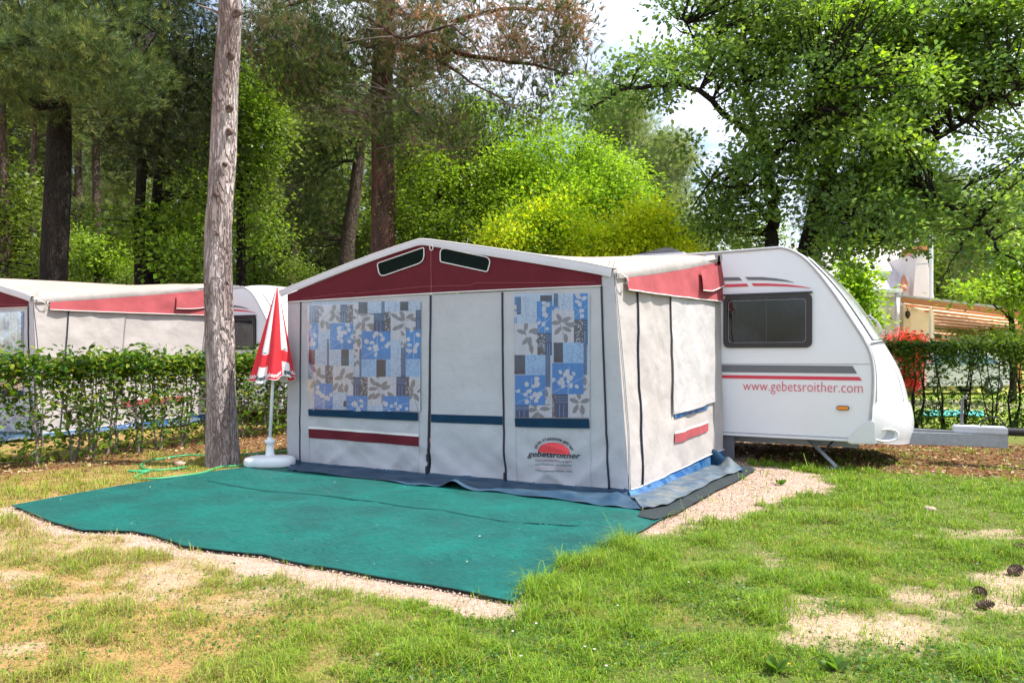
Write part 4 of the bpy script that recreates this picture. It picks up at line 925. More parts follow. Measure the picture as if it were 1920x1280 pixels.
mb = MB(); T_ = Matrix.Translation(UB)
mb.lathe([(0.075, 0.12), (0.05, 0.15), (0.042, 0.23), (0.04, 0.27), (0.062, 0.28), (0.062, 0.315), (0.034, 0.325), (0.03, 0.345)], (0, 0, 0), 20, T_); mb.build('pole_collar', M_plw, um, smooth=True)
mb = MB(); mb.tube([ul(0, 0, 0.3), ul(0.035, 0, 1.0), ul(0.085, 0, 2.08)], [0.019, 0.019, 0.012], 10); mb.build('pole', M_plw, um, smooth=True)
mb = MB(); mb.tube([ul(0.085, 0, 2.06), ul(0.087, 0, 2.12)], [0.014, 0.006], 8); mb.build('finial', M_pr, um)
# folded canopy: eight gores, four red and four white, hanging in soft pleats
NJ, NK = 192, 30
def canopy(j, k):
    v = k / NK; a_ = math.tau * j / NJ; ph = 8 * a_
    r0 = 0.018 + 0.235 * v ** 0.92
    pl_ = 0.26 * v ** 0.5
    r = r0 * (1 - pl_ * (0.5 + 0.5 * math.cos(ph + 0.5 * math.sin(3 * a_) + 0.9 * v)))
    z = 2.08 - 1.045 * v + 0.016 * v * math.sin(ph * 1 + 1.2) + 0.03 * v * math.cos(a_ * 2 + 1)
    x = r * math.cos(a_) * (1.0 + 0.06 * v) ; y = r * math.sin(a_) * 0.8
    return ul(x + 0.085 - 0.055 * v, y, z)
V = [canopy(j, k) for k in range(NK + 1) for j in range(NJ)]
Fc = []; MI = []
def gore(a_, k):
    v = (k + .5) / NK
    w_ = ((a_ + 0.12) / (math.tau / 4)) % 1
    if w_ > 0.60: return 0 if 0.70 < v < 0.84 else 1        # white gore crossed by a red band
    return 0
for k in range(NK):
    for j in range(NJ):
        Fc.append((k * NJ + j, k * NJ + (j + 1) % NJ, (k + 1) * NJ + (j + 1) % NJ, (k + 1) * NJ + j)); MI.append(gore(math.tau * (j + .5) / NJ, k))
me = pyd('canopy', V, Fc); cano = link('canopy', me, [M_pr, M_pw], um, smooth=True); me.polygons.foreach_set('material_index', MI)
mb = MB(); E = [canopy(j, NK) for j in range(0, NJ, 2)]; mb.tube(E + [E[0]], 0.004, 5, cap=False); mb.build('hem', M_pw, cano, smooth=True)
def utext(body, a0, a1, v0, h, mat, name='lettering'):
    V, Fc = text_np(body, 0.03); ym = V[:, 1].max(); P = []
    for x, y in V:
        a_ = a0 + (a1 - a0) * x; vv = v0 - h * y / ym
        jj = (a_ / math.tau * NJ) % NJ; j0 = int(jj); kk = min(max(vv * NK, 0), NK - 0.001); k0_ = int(kk); f, g = jj - j0, kk - k0_
        p = canopy(j0, k0_).lerp(canopy(j0 + 1, k0_), f).lerp(canopy(j0, k0_ + 1).lerp(canopy(j0 + 1, k0_ + 1), f), g)
        c0 = ul(0.05, 0, p.z); d_ = (p - c0); d_.z = 0; P.append(p + d_.normalized() * 0.006)
    link(name, pyd(name, P, Fc), mat, cano)
g8 = math.tau / 8
for g in range(4):
    a0 = g * g8 * 2 - 0.12
    utext('gebetsroither', a0 + 0.05, a0 + g8 * 1.2 - 0.05, 0.97, 0.045, M_pw)
    utext('gebets', a0 + g8 * 1.2 + 0.05, a0 + g8 * 2 - 0.05, 0.97, 0.050, M_ink); utext('gebetsroither', a0 + g8 * 1.2 + 0.12, a0 + g8 * 2 - 0.12, 0.685, 0.016, M_decal_grey)

# ------------------------------------------------------------------ garden hose
M_hose = pmat('green_hose', (0.03, 0.30, 0.12), rough=0.45, var=0.15, vs=12)
def catm(P, n=8):
    out = []
    for i in range(len(P) - 1):
        p0, p1, p2, p3 = P[max(i - 1, 0)], P[i], P[i + 1], P[min(i + 2, len(P) - 1)]
        for k in range(n):
            t_ = k / n; out.append(0.5 * ((2 * p1) + (p2 - p0) * t_ + (2 * p0 - 5 * p1 + 4 * p2 - p3) * t_ ** 2 + (3 * p1 - p0 - 3 * p2 + p3) * t_ ** 3))
    return out + [P[-1]]
hose_px = [(700, 838), (610, 843), (540, 845), (470, 851), (385, 853), (350, 853), (325, 856), (300, 860), (282, 863), (268, 868), (264, 873), (270, 878), (285, 881), (300, 881), (330, 878), (350, 875), (330, 878.5), (290, 881), (265, 882), (241, 882.5), (262, 884), (280, 883), (266, 887), (254, 893), (258, 897), (290, 897), (330, 893), (380, 886), (405, 877), (420, 874), (450, 872), (475, 867), (540, 858), (600, 852)]
hp = [gr(x, y, 0.015) for x, y in hose_px]
mb = MB(); mb.tube(catm(hp, 6), 0.0115, 8); o = mb.build('garden_hose', M_hose, None, smooth=True); tag(o, 'green garden hose looped on the ground around the pine trunk foot', 'hose')
# small items on the lawn
def stone(name, p, r, mat, label, cat, seed):
    bm = bmesh.new(); bmesh.ops.create_icosphere(bm, subdivisions=2, radius=1); rr = random.Random(seed)
    for v in bm.verts: v.co *= 1 + rr.uniform(-.22, .22); v.co = Vector((v.co.x * r, v.co.y * r * .7, v.co.z * r * .5))
    me = bpy.data.meshes.new(name); bm.to_mesh(me); bm.free(); o = link(name, me, mat, smooth=True); o.location = p + Vector((0, 0, r * .3)); tag(o, label, cat); return o
M_stone = pmat('tan_stone', (0.42, 0.30, 0.23), rough=0.9, var=0.2, vs=20, bump=0.01, bs=40)
stone('stone', gr(338, 873), 0.075, M_stone, 'pinkish tan stone lying inside the loop of green hose', 'stone', 3)
stone('stone', gr(1742, 957), 0.05, M_stone, 'pale flat stone in the grass right of the caravan steady', 'stone', 5)
M_cone = pmat('pine_cone_brown', (0.13, 0.085, 0.06), rough=0.9, var=0.3, vs=30, bump=0.02, bs=60)
def cone(p, r, ang, label):
    root = Vector(p); V = []; Fc = []; R_ = Matrix.Rotation(ang, 4, 'Z') @ Matrix.Rotation(math.radians(80), 4, 'X')
    mb = MB(); mb.lathe([(0.02 * r, -r), (0.42 * r, -.8 * r), (0.5 * r, -.2 * r), (0.3 * r, .6 * r), (0.02 * r, r)], (0, 0, 0), 12, Matrix.Translation(root + Vector((0, 0, r * .5))) @ R_)
    for i in range(90):
        f = i / 90; a_ = i * 2.4; z = -r + 2 * r * f; rr = r * 0.52 * math.sin(math.pi * min(0.95, f * .9 + .1)) ** .6; q = Matrix.Translation(root + Vector((0, 0, r * .5))) @ R_
        c_, s_ = math.cos(a_), math.sin(a_); w = r * .14
        mb.add([q @ Vector((c_ * rr * .6, s_ * rr * .6, z)), q @ Vector((c_ * rr * 1.25 - s_ * w, s_ * rr * 1.25 + c_ * w, z + r * .16)), q @ Vector((c_ * rr * 1.35, s_ * rr * 1.35, z + r * .24)), q @ Vector((c_ * rr * 1.25 + s_ * w, s_ * rr * 1.25 - c_ * w, z + r * .16))], [(0, 1, 2, 3)])
    o = mb.build('pine_cone', M_cone, None, base=root, fix=False); tag(o, label, 'pine cone', 'pine cones on the bare patches')
cone(gr(1836, 1118), 0.05, 0.4, 'brown pine cone on the bare sand patch, nearest the grass tuft'); cone(gr(1846, 1140), 0.042, 1.9, 'smaller tan pine cone just below the other on the sand patch')
cone(gr(1908, 1032), 0.05, 1.0, 'dark pine cone at the right edge of the lawn, upper one'); cone(gr(1903, 1076), 0.05, 2.3, 'dark pine cone at the right edge of the lawn, lower one')
mb = MB(); a_ = gr(1603, 1090, .02); b_ = gr(1625, 1096, .02); mb.tube([a_, a_.lerp(b_, .5) + Vector((0, 0, .01)), b_], 0.008, 6); o = mb.build('fallen_twig', M_cone, None, base=a_); tag(o, 'short dark twig lying in the grass before the sand patch', 'twig')

# ------------------------------------------------------------------ things beyond the back hedge
M_wall = pmat('house_render', (0.74, 0.68, 0.66), rough=0.9, var=0.06, vs=1.5, bump=0.004, bs=40); M_wall2 = pmat('house_render_cream', (0.66, 0.56, 0.44), rough=0.9, var=0.07, vs=1.5)
M_tile = pmat('terracotta', (0.62, 0.22, 0.11), rough=0.8, var=0.25, vs=8); M_roofp = pmat('pale_roof', (0.55, 0.50, 0.50), rough=0.7, var=0.15, vs=4); M_beam = pmat('orange_timber', (0.62, 0.24, 0.09), rough=0.7, var=0.15, vs=5)
M_cream = pmat('cream_awning_cloth', (0.85, 0.64, 0.48), rough=0.8, var=0.1, vs=2, transl=0.6); M_zinc = pmat('zinc', (0.62, 0.62, 0.64), rough=0.5, var=0.1)
YH = 30.0
def hq(px, py, Y=YH): return at(px, py, Y)
hroot = hq(1690, 700); hroot.z = 0
house = empty('holiday_house', hroot, 'white house with tapering chimney and terracotta roof edge behind the right hedge', 'house')
def slab(name, P, Y, depth, mat, parent, label=None, bev=0.0):
    mb = MB(); mb.prism([hq(x, y, Y) for x, y in P], camF * depth); return mb.build(name, mat, parent, label, bevel=bev)
slab('wall', [(1480, 556), (1692, 556), (1692, 706), (1480, 706)], YH, 6, M_wall, house)
slab('gable_wall', [(1693, 706), (1693, 540), (1709, 514), (1720, 476), (1737, 476), (1752, 560), (1752, 706)], YH + .05, 5.6, M_wall, house)
ch = slab('chimney', [(1712, 560), (1719, 474), (1737, 474), (1741, 560)], YH - .25, 1.0, M_wall, house)
for i in range(3): slab('chimney_tile', [(1716.5 + 7 * i, 473.6), (1717.5 + 7 * i, 461), (1724.3 + 7 * i, 461), (1723.3 + 7 * i, 473.6)], YH - .3, 1.1, M_tile, ch, bev=.01)
slab('chimney_cowl', [(1692, 447), (1726, 446), (1722, 460), (1716, 460), (1700, 458)], YH + .6, .7, M_zinc, house)
# roof slope with rows of pantiles
def roofq(u, v):
    a_ = hq(1480, 545, YH - .3); b_ = hq(1694, 545, YH - .3); c_ = hq(1480, 462, YH + 4); d_ = hq(1706, 462, YH + 4)
    p = a_.lerp(b_, u).lerp(c_.lerp(d_, u), v); p.z += 0.03 * abs(math.sin(u * 60)) + 0.03 * ((v * 14) % 1); return p
sheet('roof', roofq, 240, 28, M_roofp, house)
for i in range(9):
    v = i / 9; p, q = roofq(1.0, v), roofq(1.0, v + 1 / 9); mb = MB(); mb.tube([p + Vector((0, 0, .05)), q + Vector((0, 0, .09))], [.11, .13], 8); mb.build('verge_tile', M_tile, house)
slab('gutter', [(1560, 541), (1694, 541), (1693, 549), (1560, 549)], YH - .45, .2, M_zinc, house, bev=.02); slab('fascia', [(1560, 549.5), (1691, 549.5), (1691, 556), (1560, 556)], YH - .3, .25, M_wall, house)
mb = MB(); mb.tube([hq(1682, 549, YH - .3), hq(1682, 706, YH - .3)], .085, 10); mb.build('downpipe', M_zinc, house, smooth=True)
c_ = hq(1669.5, 598, YH - .06); mb = MB(); mb.lathe([(.05, 0), (.05, .12)], (0, 0, 0), 12, Matrix.Translation(c_) @ Matrix.Rotation(math.radians(90), 4, 'X')); mb.build('wall_vent', M_black, house)
# terrace wall bays with lamps
for i, (x0, x1, Y) in enumerate(((1694, 1708, 29.8), (1709.5, 1713, 30.2), (1728, 1737, 32.6), (1738.5, 1744, 34.5))):
    slab('terrace_pillar', [(x0, 572 + i * 9), (x1, 572 + i * 9), (x1, 700), (x0, 700)], Y, .4, M_wall2, house)
slab('terrace_wall', [(1706, 590), (1900, 606), (1900, 700), (1706, 700)], 36.5, .3, M_wall2, house)
for x, y, Y in ((1702, 589, 29.6), (1732, 604, 32.4), (1742, 616, 34.3)):
    c_ = hq(x, y, Y); k = Y / 30; mb = MB(); mb.lathe([(.02, .16 * k), (.09 * k, .10 * k), (.10 * k, -.04 * k), (.03, -.18 * k)], c_, 8); lp = mb.build('wall_lamp', M_black, house)
    mb = MB(); mb.tube([c_ + Vector((0, 0, .16 * k)), c_ + Vector((0, 0, .24 * k)), c_ + camF * .15 + Vector((0, 0, .24 * k))], .018, 6); mb.build('bracket', M_black, lp)
slab('window_row', [(1745, 625), (1766, 625), (1766, 636), (1745, 636)], 35.2, .1, M_dark, house)
pgr = hq(1800, 700, 31); pgr.z = 0
perg = empty('pergola', pgr, 'terrace pergola with cream cloth panels and an orange front beam beside the house', 'pergola')
pf0, pf1 = hq(1692, 562, 29), hq(1920, 590, 25.5); pb0, pb1 = hq(1741, 625, 36), hq(1900, 632, 33)
mb = MB(); up = Vector((0, 0, .10)); mb.hexa([pf0 - up, pf1 - up, pf1 - up + camF * .12, pf0 - up + camF * .12], [pf0 + up, pf1 + up, pf1 + up + camF * .12, pf0 + up + camF * .12]); mb.build('front_beam', M_beam, perg, bevel=.01)
NR = 9
for i in range(NR + 1):
    f = i / NR; a_, b_ = pf0.lerp(pb0, f), pf1.lerp(pb1, f)
    if i: mb = MB(); mb.hexa([a_ - up * .6, b_ - up * .6, b_ - up * .6 + camF * .08, a_ - up * .6 + camF * .08], [a_ + up * .6, b_ + up * .6, b_ + up * .6 + camF * .08, a_ + up * .6 + camF * .08]); mb.build('cross_beam', M_beam, perg)
    if i < NR:
        g = (i + 1) / NR; c_, d_ = pf0.lerp(pb0, g), pf1.lerp(pb1, g)
        sheet('cloth_panel', lambda u, v: a_.lerp(b_, u).lerp(c_.lerp(d_, u), v) + Vector((0, 0, .05 - .10 * math.sin(math.pi * v))), 12, 8, M_cream, perg)
        if i == 0: mb = MB(); mb.hexa([p + Vector((0, 0, .14)) for p in (a_, b_, b_ + camF * .5, a_ + camF * .5)], [p + Vector((0, 0, .2)) for p in (a_, b_, b_ + camF * .5, a_ + camF * .5)]); mb.build('roof_edge', M_zinc, perg)
for f in (0.30, 0.62, 0.97):
    p = pf0.lerp(pf1, f); mb = MB(); mb.box(p.x - .06, p.x + .06, p.y - .06, p.y + .06, 0, p.z - .1)
    if f > .9: mb.build('post', M_beam, perg)
mb = MB(); mb.tube([pf0.lerp(pb0, .9) - Vector((0, 0, .3)), pf0.lerp(pf1, .45).lerp(pb0.lerp(pb1, .45), .85) - Vector((0, 0, .55)), pf0.lerp(pf1, .6).lerp(pb0.lerp(pb1, .6), .8) - Vector((0, 0, .5))], .05, 6); mb.build('brace', M_beam, perg)
# white flag pole next to the chimney
p0 = hq(1746, 700, 29); p0.z = 0; mb = MB(); mb.tube([p0, Vector((p0.x, p0.y, hq(1746, 440, 29).z))], .07, 8)
o = mb.build('antenna_mast', M_plw, None, base=p0); tag(o, 'thin white mast standing beside the house chimney', 'mast')
mb = MB(); z_ = hq(1746, 494, 29).z; mb.box(p0.x - .5, p0.x, p0.y - .02, p0.y + .02, z_ - .03, z_ + .03); mb.build('bracket', M_zinc, o)
# teal mat on the neighbouring lawn
mb = MB(); P = [gr(1722, 770, .02), gr(1735, 780, .02), (gr(1848, 781, .02)), gr(1842, 771, .02)]; mb.prism(P, (0, 0, .02)); o = mb.build('lawn_mat', pmat('aqua_mat', (.06, .42, .40), rough=.6, var=.1), None); tag(o, 'pale aqua mat on the lawn seen through the right hedge', 'mat')
# parked car behind the hedge
M_car = pmat('car_silver', (.55, .56, .58), rough=.3, var=.05, coat=.6); M_glass = pmat('car_glass', (.05, .12, .12), rough=.05, coat=1)
cr0 = at(1790, 700, 24); cr0.z = 0
pc = empty('parked_car', cr0, 'silver hatchback parked beyond the right hedge, its windows seen through the leaves', 'car')
def cl(x, y, z): return cr0 + camR * x + camF * y + Vector((0, 0, z))
pr_ = [(-2.0, .25), (-2.05, .55), (-1.95, .85), (-1.1, .98), (-.45, 1.42), (1.0, 1.46), (1.75, 1.05), (2.0, .9), (2.02, .3)]
V = []; 
for y, k in ((0, .96), (.12, 1.0), (1.5, 1.0), (1.62, .96)):
    for x, z in pr_: V.append(cl(x * k, y + (0.14 if z > 1.2 and y < .2 else (-.14 if z > 1.2 else 0)), z if z < 1.0 else z * (1 if k == 1 else .98)))
n = len(pr_); mb = MB(); mb.add(V, [(i * n + j, i * n + (j + 1) % n, (i + 1) * n + (j + 1) % n, (i + 1) * n + j) for i in range(3) for j in range(n)] + [tuple(range(n))[::-1], tuple(3 * n + j for j in range(n))]); mb.build('body', M_car, pc, bevel=.03)
for P in (((-.95, .98), (-.42, 1.36), (.1, 1.38), (.1, .98)), ((.16, .98), (.16, 1.38), (.95, 1.38), (1.45, 1.0))):
    mb = MB(); mb.prism([cl(x, -.03 + (0.16 if z > 1.2 else 0), z) for x, z in P], camF * .06); mb.build('side_window', M_glass, pc)
for x in (-1.28, 1.25):
    for y in (-.02, 1.45):
        mb = MB(); Rw = Matrix.Translation(cl(x, y, .31)) @ Matrix.Rotation(math.atan2(SY, CY), 4, 'Z') @ Matrix.Rotation(math.radians(-90), 4, 'X'); mb.lathe([(.2, 0), (.3, .0), (.31, .04), (.31, .15), (.2, .18)], (0, 0, 0), 20, Rw); w_ = mb.build('wheel', M_rubber, pc, smooth=True)
        mb = MB(); mb.lathe([(.02, -.01), (.19, -.012), (.19, .05)], (0, 0, 0), 16, Rw); mb.build('rim', M_zinc, w_)
# ------------------------------------------------------------------ foliage engine
def leaf_tpl(kind):
    if kind == 'quad':      # folded diamond leaf
        return np.array([[0, 0, 0], [.34, .45, .07], [0, 1, -.05], [-.34, .45, .07]]), np.array([[0, 1, 2, 3]])
    if kind == 'oak':       # lobed leaf from four quads either side of a midrib
        V = np.array([[0, 0, 0], [0, .5, .02], [0, 1, -.06], [.16, .22, .03], [.34, .30, .07], [.20, .5, .04], [.36, .68, .05], [.17, .88, -.02], [-.16, .22, .03], [-.34, .30, .07], [-.20, .5, .04], [-.36, .68, .05], [-.17, .88, -.02]])
        V = np.array([[0, 0, 0], [.20, .30, .06], [.34, .66, .05], [0, 1, -.10], [-.33, .70, .05], [-.19, .28, .06]])
        return V, np.array([[0, 1, 2, 3], [0, 3, 4, 5]])
    if kind == 'laurel':
        V = np.array([[0, 0, 0], [.2, .28, .05], [.22, .6, .05], [0, 1, -.12], [-.2, .28, .05], [-.22, .6, .05]])
        return V, np.array([[0, 1, 2, 3], [0, 3, 5, 4]])
def needle_tpl(n, seed, width=0.03, spread=0.75):
    r = random.Random(seed); V = []; Fc = []
    for i in range(n):
        a_ = i * 2.399; el = r.uniform(0.25, 1.0) * spread; L_ = r.uniform(.7, 1.0); b = r.uniform(-.25, .1)
        d = Vector((math.sin(el) * math.cos(a_), math.cos(el), math.sin(el) * math.sin(a_))); s_ = d.cross(Vector((r.uniform(-1, 1), r.uniform(-1, 1), r.uniform(-1, 1)))).normalized() * width
        o_ = len(V); p0 = Vector((0, b, 0)); V += [p0 - s_, p0 + s_, p0 + d * L_]; Fc.append([o_, o_ + 1, o_ + 2])
    return np.array([list(v) for v in V]), np.array(Fc)
def frames(axis, rng, roll=None):
    """rotation matrices whose y axis is the given axis (n,3); the z axis (leaf face) leans upward"""
    y = axis / (np.linalg.norm(axis, axis=1, keepdims=True) + 1e-9); z = rng.normal(0, 0.55, y.shape) + np.array([0, 0, 1.0])
    if roll is not None: z = rng.normal(0, 1, y.shape)
    x = np.cross(y, z); x /= np.linalg.norm(x, axis=1, keepdims=True) + 1e-9; z = np.cross(x, y)
    return np.stack([x, y, z], axis=2)
def scatter(name, tpl, pos, R, sc, col):
    TV, TF_ = tpl; n = len(pos); k = len(TV)
    V = np.einsum('nij,kj->nki', R, TV) * sc[:, None, None] + pos[:, None, :]
    Fc = TF_[None] + (np.arange(n) * k)[:, None, None]
    return mesh_np(name, V.reshape(-1, 3), Fc.reshape(-1, TF_.shape[1]), np.repeat(col, k, 0))
M_leaf = pmat('leaf', (1, 1, 1), rough=0.42, attr=True, var=0.0, transl=0.50, spec=0.35)
M_needle = pmat('needle', (1, 1, 1), rough=0.6, attr=True, var=0.0, transl=0.25, spec=0.3)
def bark(name, c1, c2, sc=9, dist=0.05, zs=0.20):
    if name in MATS: return MATS[name]
    m = pmat(name, c1, rough=0.95, var=0.25, vs=sc * .6, stretch=(1, 1, zs), col2=c2, fine=.22, bs=70, spec=.15); N, L = m.node_tree.nodes, m.node_tree.links; b = N['Principled BSDF']
    t_ = N.new('ShaderNodeTexCoord'); mp_ = N.new('ShaderNodeMapping'); mp_.inputs['Scale'].default_value = (1, 1, zs); v_ = N.new('ShaderNodeTexVoronoi'); v_.inputs['Scale'].default_value = sc * 2.2; v_.feature = 'DISTANCE_TO_EDGE'
    n_ = N.new('ShaderNodeTexNoise'); n_.inputs['Scale'].default_value = 5; n_.inputs['Detail'].default_value = 5; ad = N.new('ShaderNodeVectorMath'); ad.operation = 'MULTIPLY_ADD'; ad.inputs[1].default_value = (.3, .3, .3)
    L.new(t_.outputs['Object'], mp_.inputs['Vector']); L.new(mp_.outputs['Vector'], n_.inputs['Vector']); L.new(n_.outputs['Color'], ad.inputs[0]); L.new(mp_.outputs['Vector'], ad.inputs[2]); L.new(ad.outputs['Vector'], v_.inputs['Vector'])
    rp = N.new('ShaderNodeMapRange'); rp.inputs['From Max'].default_value = .25; L.new(v_.outputs['Distance'], rp.inputs['Value'])
    bb = N.new('ShaderNodeBump'); bb.inputs['Distance'].default_value = dist; L.new(rp.outputs['Result'], bb.inputs['Height']); L.new(bb.outputs['Normal'], b.inputs['Normal']); return m
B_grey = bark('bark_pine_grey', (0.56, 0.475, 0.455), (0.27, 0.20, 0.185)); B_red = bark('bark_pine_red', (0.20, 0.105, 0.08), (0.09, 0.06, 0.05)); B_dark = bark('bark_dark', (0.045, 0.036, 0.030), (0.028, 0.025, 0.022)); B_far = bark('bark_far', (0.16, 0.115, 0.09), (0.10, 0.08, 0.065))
M_twig = pmat('dead_twig', (0.26, 0.21, 0.19), rough=.9, var=.2)

class Blob:
    def __init__(s, px, py, rx, ry, Y, d=None, w=1.0):
        s.c = np.array(at(px, py, Y)); s.r = np.array([rx / F * Y, (d if d else 0.8 * rx / F * Y), ry / F * Y]); s.w = w * s.r[0] * s.r[1] * s.r[2]
        s.area = w * s.r[0] * s.r[2]
def in_blobs(blobs, n, rng, shell=0.35):
    w = np.array([float(b.area) for b in blobs]); w /= w.sum(); idx = rng.choice(len(blobs), n, p=w)
    d = rng.normal(0, 1, (n, 3)); d /= np.linalg.norm(d, axis=1, keepdims=True); rad = (shell + (1 - shell) * rng.rand(n)) ** 0.6
    q = d * rad[:, None]
    out = np.zeros((n, 3)); X = np.array(camR); Yv = np.array(camF)
    for i, b in enumerate(blobs):
        m = idx == i; qq = q[m] * b.r; out[m] = b.c + qq[:, :1] * X + qq[:, 1:2] * Yv + qq[:, 2:] * np.array([0, 0, 1.0])
    return out
def hue(rng, n, pal, jit=.18):
    pal = np.array(pal); c = pal[rng.randint(0, len(pal), n)] * (1 + rng.uniform(-jit, jit, (n, 1))); return np.clip(c + rng.normal(0, .006, (n, 3)), 0.002, 1)
def crown(name, blobs, nclump, per, size, pal, kind, root, rng, spread=.30, flat=.55, mat=None, parent=None, nod=0.0, gaps=None):
    C = in_blobs(blobs, nclump, rng)
    if gaps is not None: C = C[~gaps(C)]
    m = len(C); csz = rng.uniform(.6, 1.3, m); cc = hue(rng, m, pal, .28)
    cnt = np.maximum(3, (per * csz * rng.uniform(.6, 1.3, m)).astype(int)); idx = np.repeat(np.arange(m), cnt); n = len(idx)
    off = rng.normal(0, 1, (n, 3)) * spread * csz[idx][:, None]; off[:, 2] *= flat
    P = C[idx] + off; ax = off + rng.normal(0, .35, (n, 3)) * spread + np.array([0, 0, -nod * spread]); 
    col = np.clip(cc[idx] * (1 + rng.uniform(-.22, .22, (n, 1))), .002, 1)
    if kind == 'needle':
        tpl = needle_tpl(13, int(rng.randint(999)), 0.026); R = frames(ax + np.array([0, 0, .2]), rng, 1); M = mat or M_needle
    else: tpl = leaf_tpl(kind); R = frames(ax, rng); M = mat or M_leaf
    sc = size * rng.uniform(.55, 1.35, n)
    me = scatter(name, tpl, P - np.array(root.location), R, sc, col)
    o = bpy.data.objects.new(name, me); COL.objects.link(o); me.materials.append(M); o.parent = parent or root
    return C
def wig(a_, b_, n, amp, rng, sag=0.0):
    P = []; 
    off = Vector((0, 0, 0))
    for i in range(n + 1):
        f = i / n; off = off * .7 + Vector(rng.normal(0, 1, 3)) * amp * (b_ - a_).length / n
        P.append(a_.lerp(b_, f) + (off * math.sin(math.pi * min(1, f * 1.2 + .05)) if 0 < i < n else Vector((0, 0, 0))) + Vector((0, 0, sag * math.sin(math.pi * f))))
    return P
def trunk_mesh(path, rad, root, mat, rng, name='trunk', n=20, rough=.05, parent=None, res=None):
    pts = catm([Vector(p) for p in path], res or 6); R = np.interp(np.linspace(0, 1, len(pts)), np.linspace(0, 1, len(rad)), rad)
    mb = MB(); mb.tube(pts, list(R), n, cap=True); V = np.array(mb.V); m = len(pts); ph = rng.uniform(0, 50)
    C_ = np.repeat(np.array([list(p) for p in pts]), n, 0); ang = np.tile(np.arange(n) / n, m) * 9; zz = V[:, 2]
    k = (vnoise(ang * 1.0 + ph, zz * 2.2, 5) - .5) * rough * 2 + (vnoise(ang * 3, zz * 6 + ph, 6) - .5) * rough
    V = C_ + (V - C_) * (1 + k)[:, None]; mb.V = [tuple(v) for v in V]
    return mb.build(name, mat, parent or root, smooth=True, fix=False)
def limbs_mesh(L, root, mat, name='limbs', n=7, parent=None):
    mb = MB()
    for pts, r0, r1 in L:
        m = len(pts); mb.tube(pts, [r0 + (r1 - r0) * (i / (m - 1)) ** .8 for i in range(m)], n, cap=False)
    if not mb.V: return
    return mb.build(name, mat, parent or root, smooth=True, fix=False)
def twigs_to(C, skel, rng, maxn, r=.02, sag=.15):
    """branches from the nearest skeleton point to clump centres"""
    S = np.array([list(p) for p in skel]); L = []; pick = rng.permutation(len(C))[:maxn]
    for i in pick:
        c_ = C[i]; d = np.linalg.norm(S - c_, axis=1) + np.maximum(0, S[:, 2] - c_[2]) * .8; j = int(np.argmin(d)); a_ = Vector(S[j]); b_ = Vector(c_); ln = (b_ - a_).length
        if ln < .25: continue
        L.append((wig(a_, b_, max(3, int(ln * 1.6)), .16, rng, sag * ln * .3), min(.012 + .012 * ln, .07) * (r / .02), .006 * (r / .02)))
    return L
def tree(name, label, group, Y, path, rad, limbs, blobs, spec, mat, seed, cat='tree', gaps=None, twn=120, sides=16, rough=.05, extra=None):
    """path: trunk points (px, py) at depth Y or 3-tuples with own depth; limbs likewise"""
    rng = np.random.RandomState(seed)
    def pt(q): return at(q[0], q[1], q[2] if len(q) > 2 else Y)
    tp = [pt(q) for q in path]; b0 = tp[0].copy(); b0.z = 0.0
    root = empty(name, b0, label, cat, group)
    tp[0].z = -.08
    trunk_mesh(tp, rad, root, mat, rng, n=sides, rough=rough)
    skel = catm(tp, 6)[4:]; LL = []
    for l_ in limbs:
        *P, r0 = l_; P = catm([pt(q) for q in P], 5); P = [p + Vector(rng.normal(0, .03, 3)) for p in P]; LL.append((P, r0, r0 * .25)); skel += P
    if LL: limbs_mesh(LL, root, mat, n=9)
    for sp_ in spec:
        bl = [blobs[i] for i in sp_['b']] if 'b' in sp_ else blobs
        C = crown(sp_.get('name', 'crown'), bl, sp_['clumps'], sp_['per'], sp_['size'], sp_['pal'], sp_['kind'], root, rng, sp_.get('spread', .3), sp_.get('flat', .6), nod=sp_.get('nod', 0), gaps=gaps)
        if twn: 
            tl = twigs_to(C, skel, rng, twn, sp_.get('twr', .02)); limbs_mesh(tl, root, sp_.get('twm', mat), 'branches', 5)
    return root
# palettes of leaf colours
P_oak = [(.14, .245, .065), (.17, .29, .07), (.22, .355, .08), (.11, .205, .065), (.27, .40, .085)]
P_bright = [(.26, .44, .035), (.31, .50, .04), (.22, .40, .035), (.36, .53, .05)]
P_yellow = [(.60, .68, .02), (.52, .65, .025), (.68, .72, .03), (.44, .62, .02)]
P_mid = [(.13, .21, .035), (.17, .25, .04), (.21, .30, .045)]
P_pine = [(.075, .125, .032), (.10, .155, .036), (.14, .175, .045), (.08, .125, .04), (.055, .09, .028)]
P_pineol = [(.22, .27, .075), (.18, .24, .06), (.26, .28, .10)]
P_pineshade = [(.04, .06, .022), (.05, .07, .024), (.065, .08, .028)]  # needles darkened: shade on the crown put into their colour
P_pale = [(.32, .40, .15), (.28, .36, .13), (.36, .43, .17)]
P_dead = [(.46, .26, .15), (.40, .24, .16), (.52, .31, .19)]
P_laurel = [(.07, .16, .022), (.10, .21, .025), (.17, .29, .03), (.055, .12, .018), (.30, .36, .045)]
P_laurdk = [(.05, .11, .02), (.07, .14, .025), (.10, .18, .03), (.16, .24, .035)]
P_redl = [(.72, .10, .09), (.80, .13, .12), (.65, .09, .08)]
B = Blob
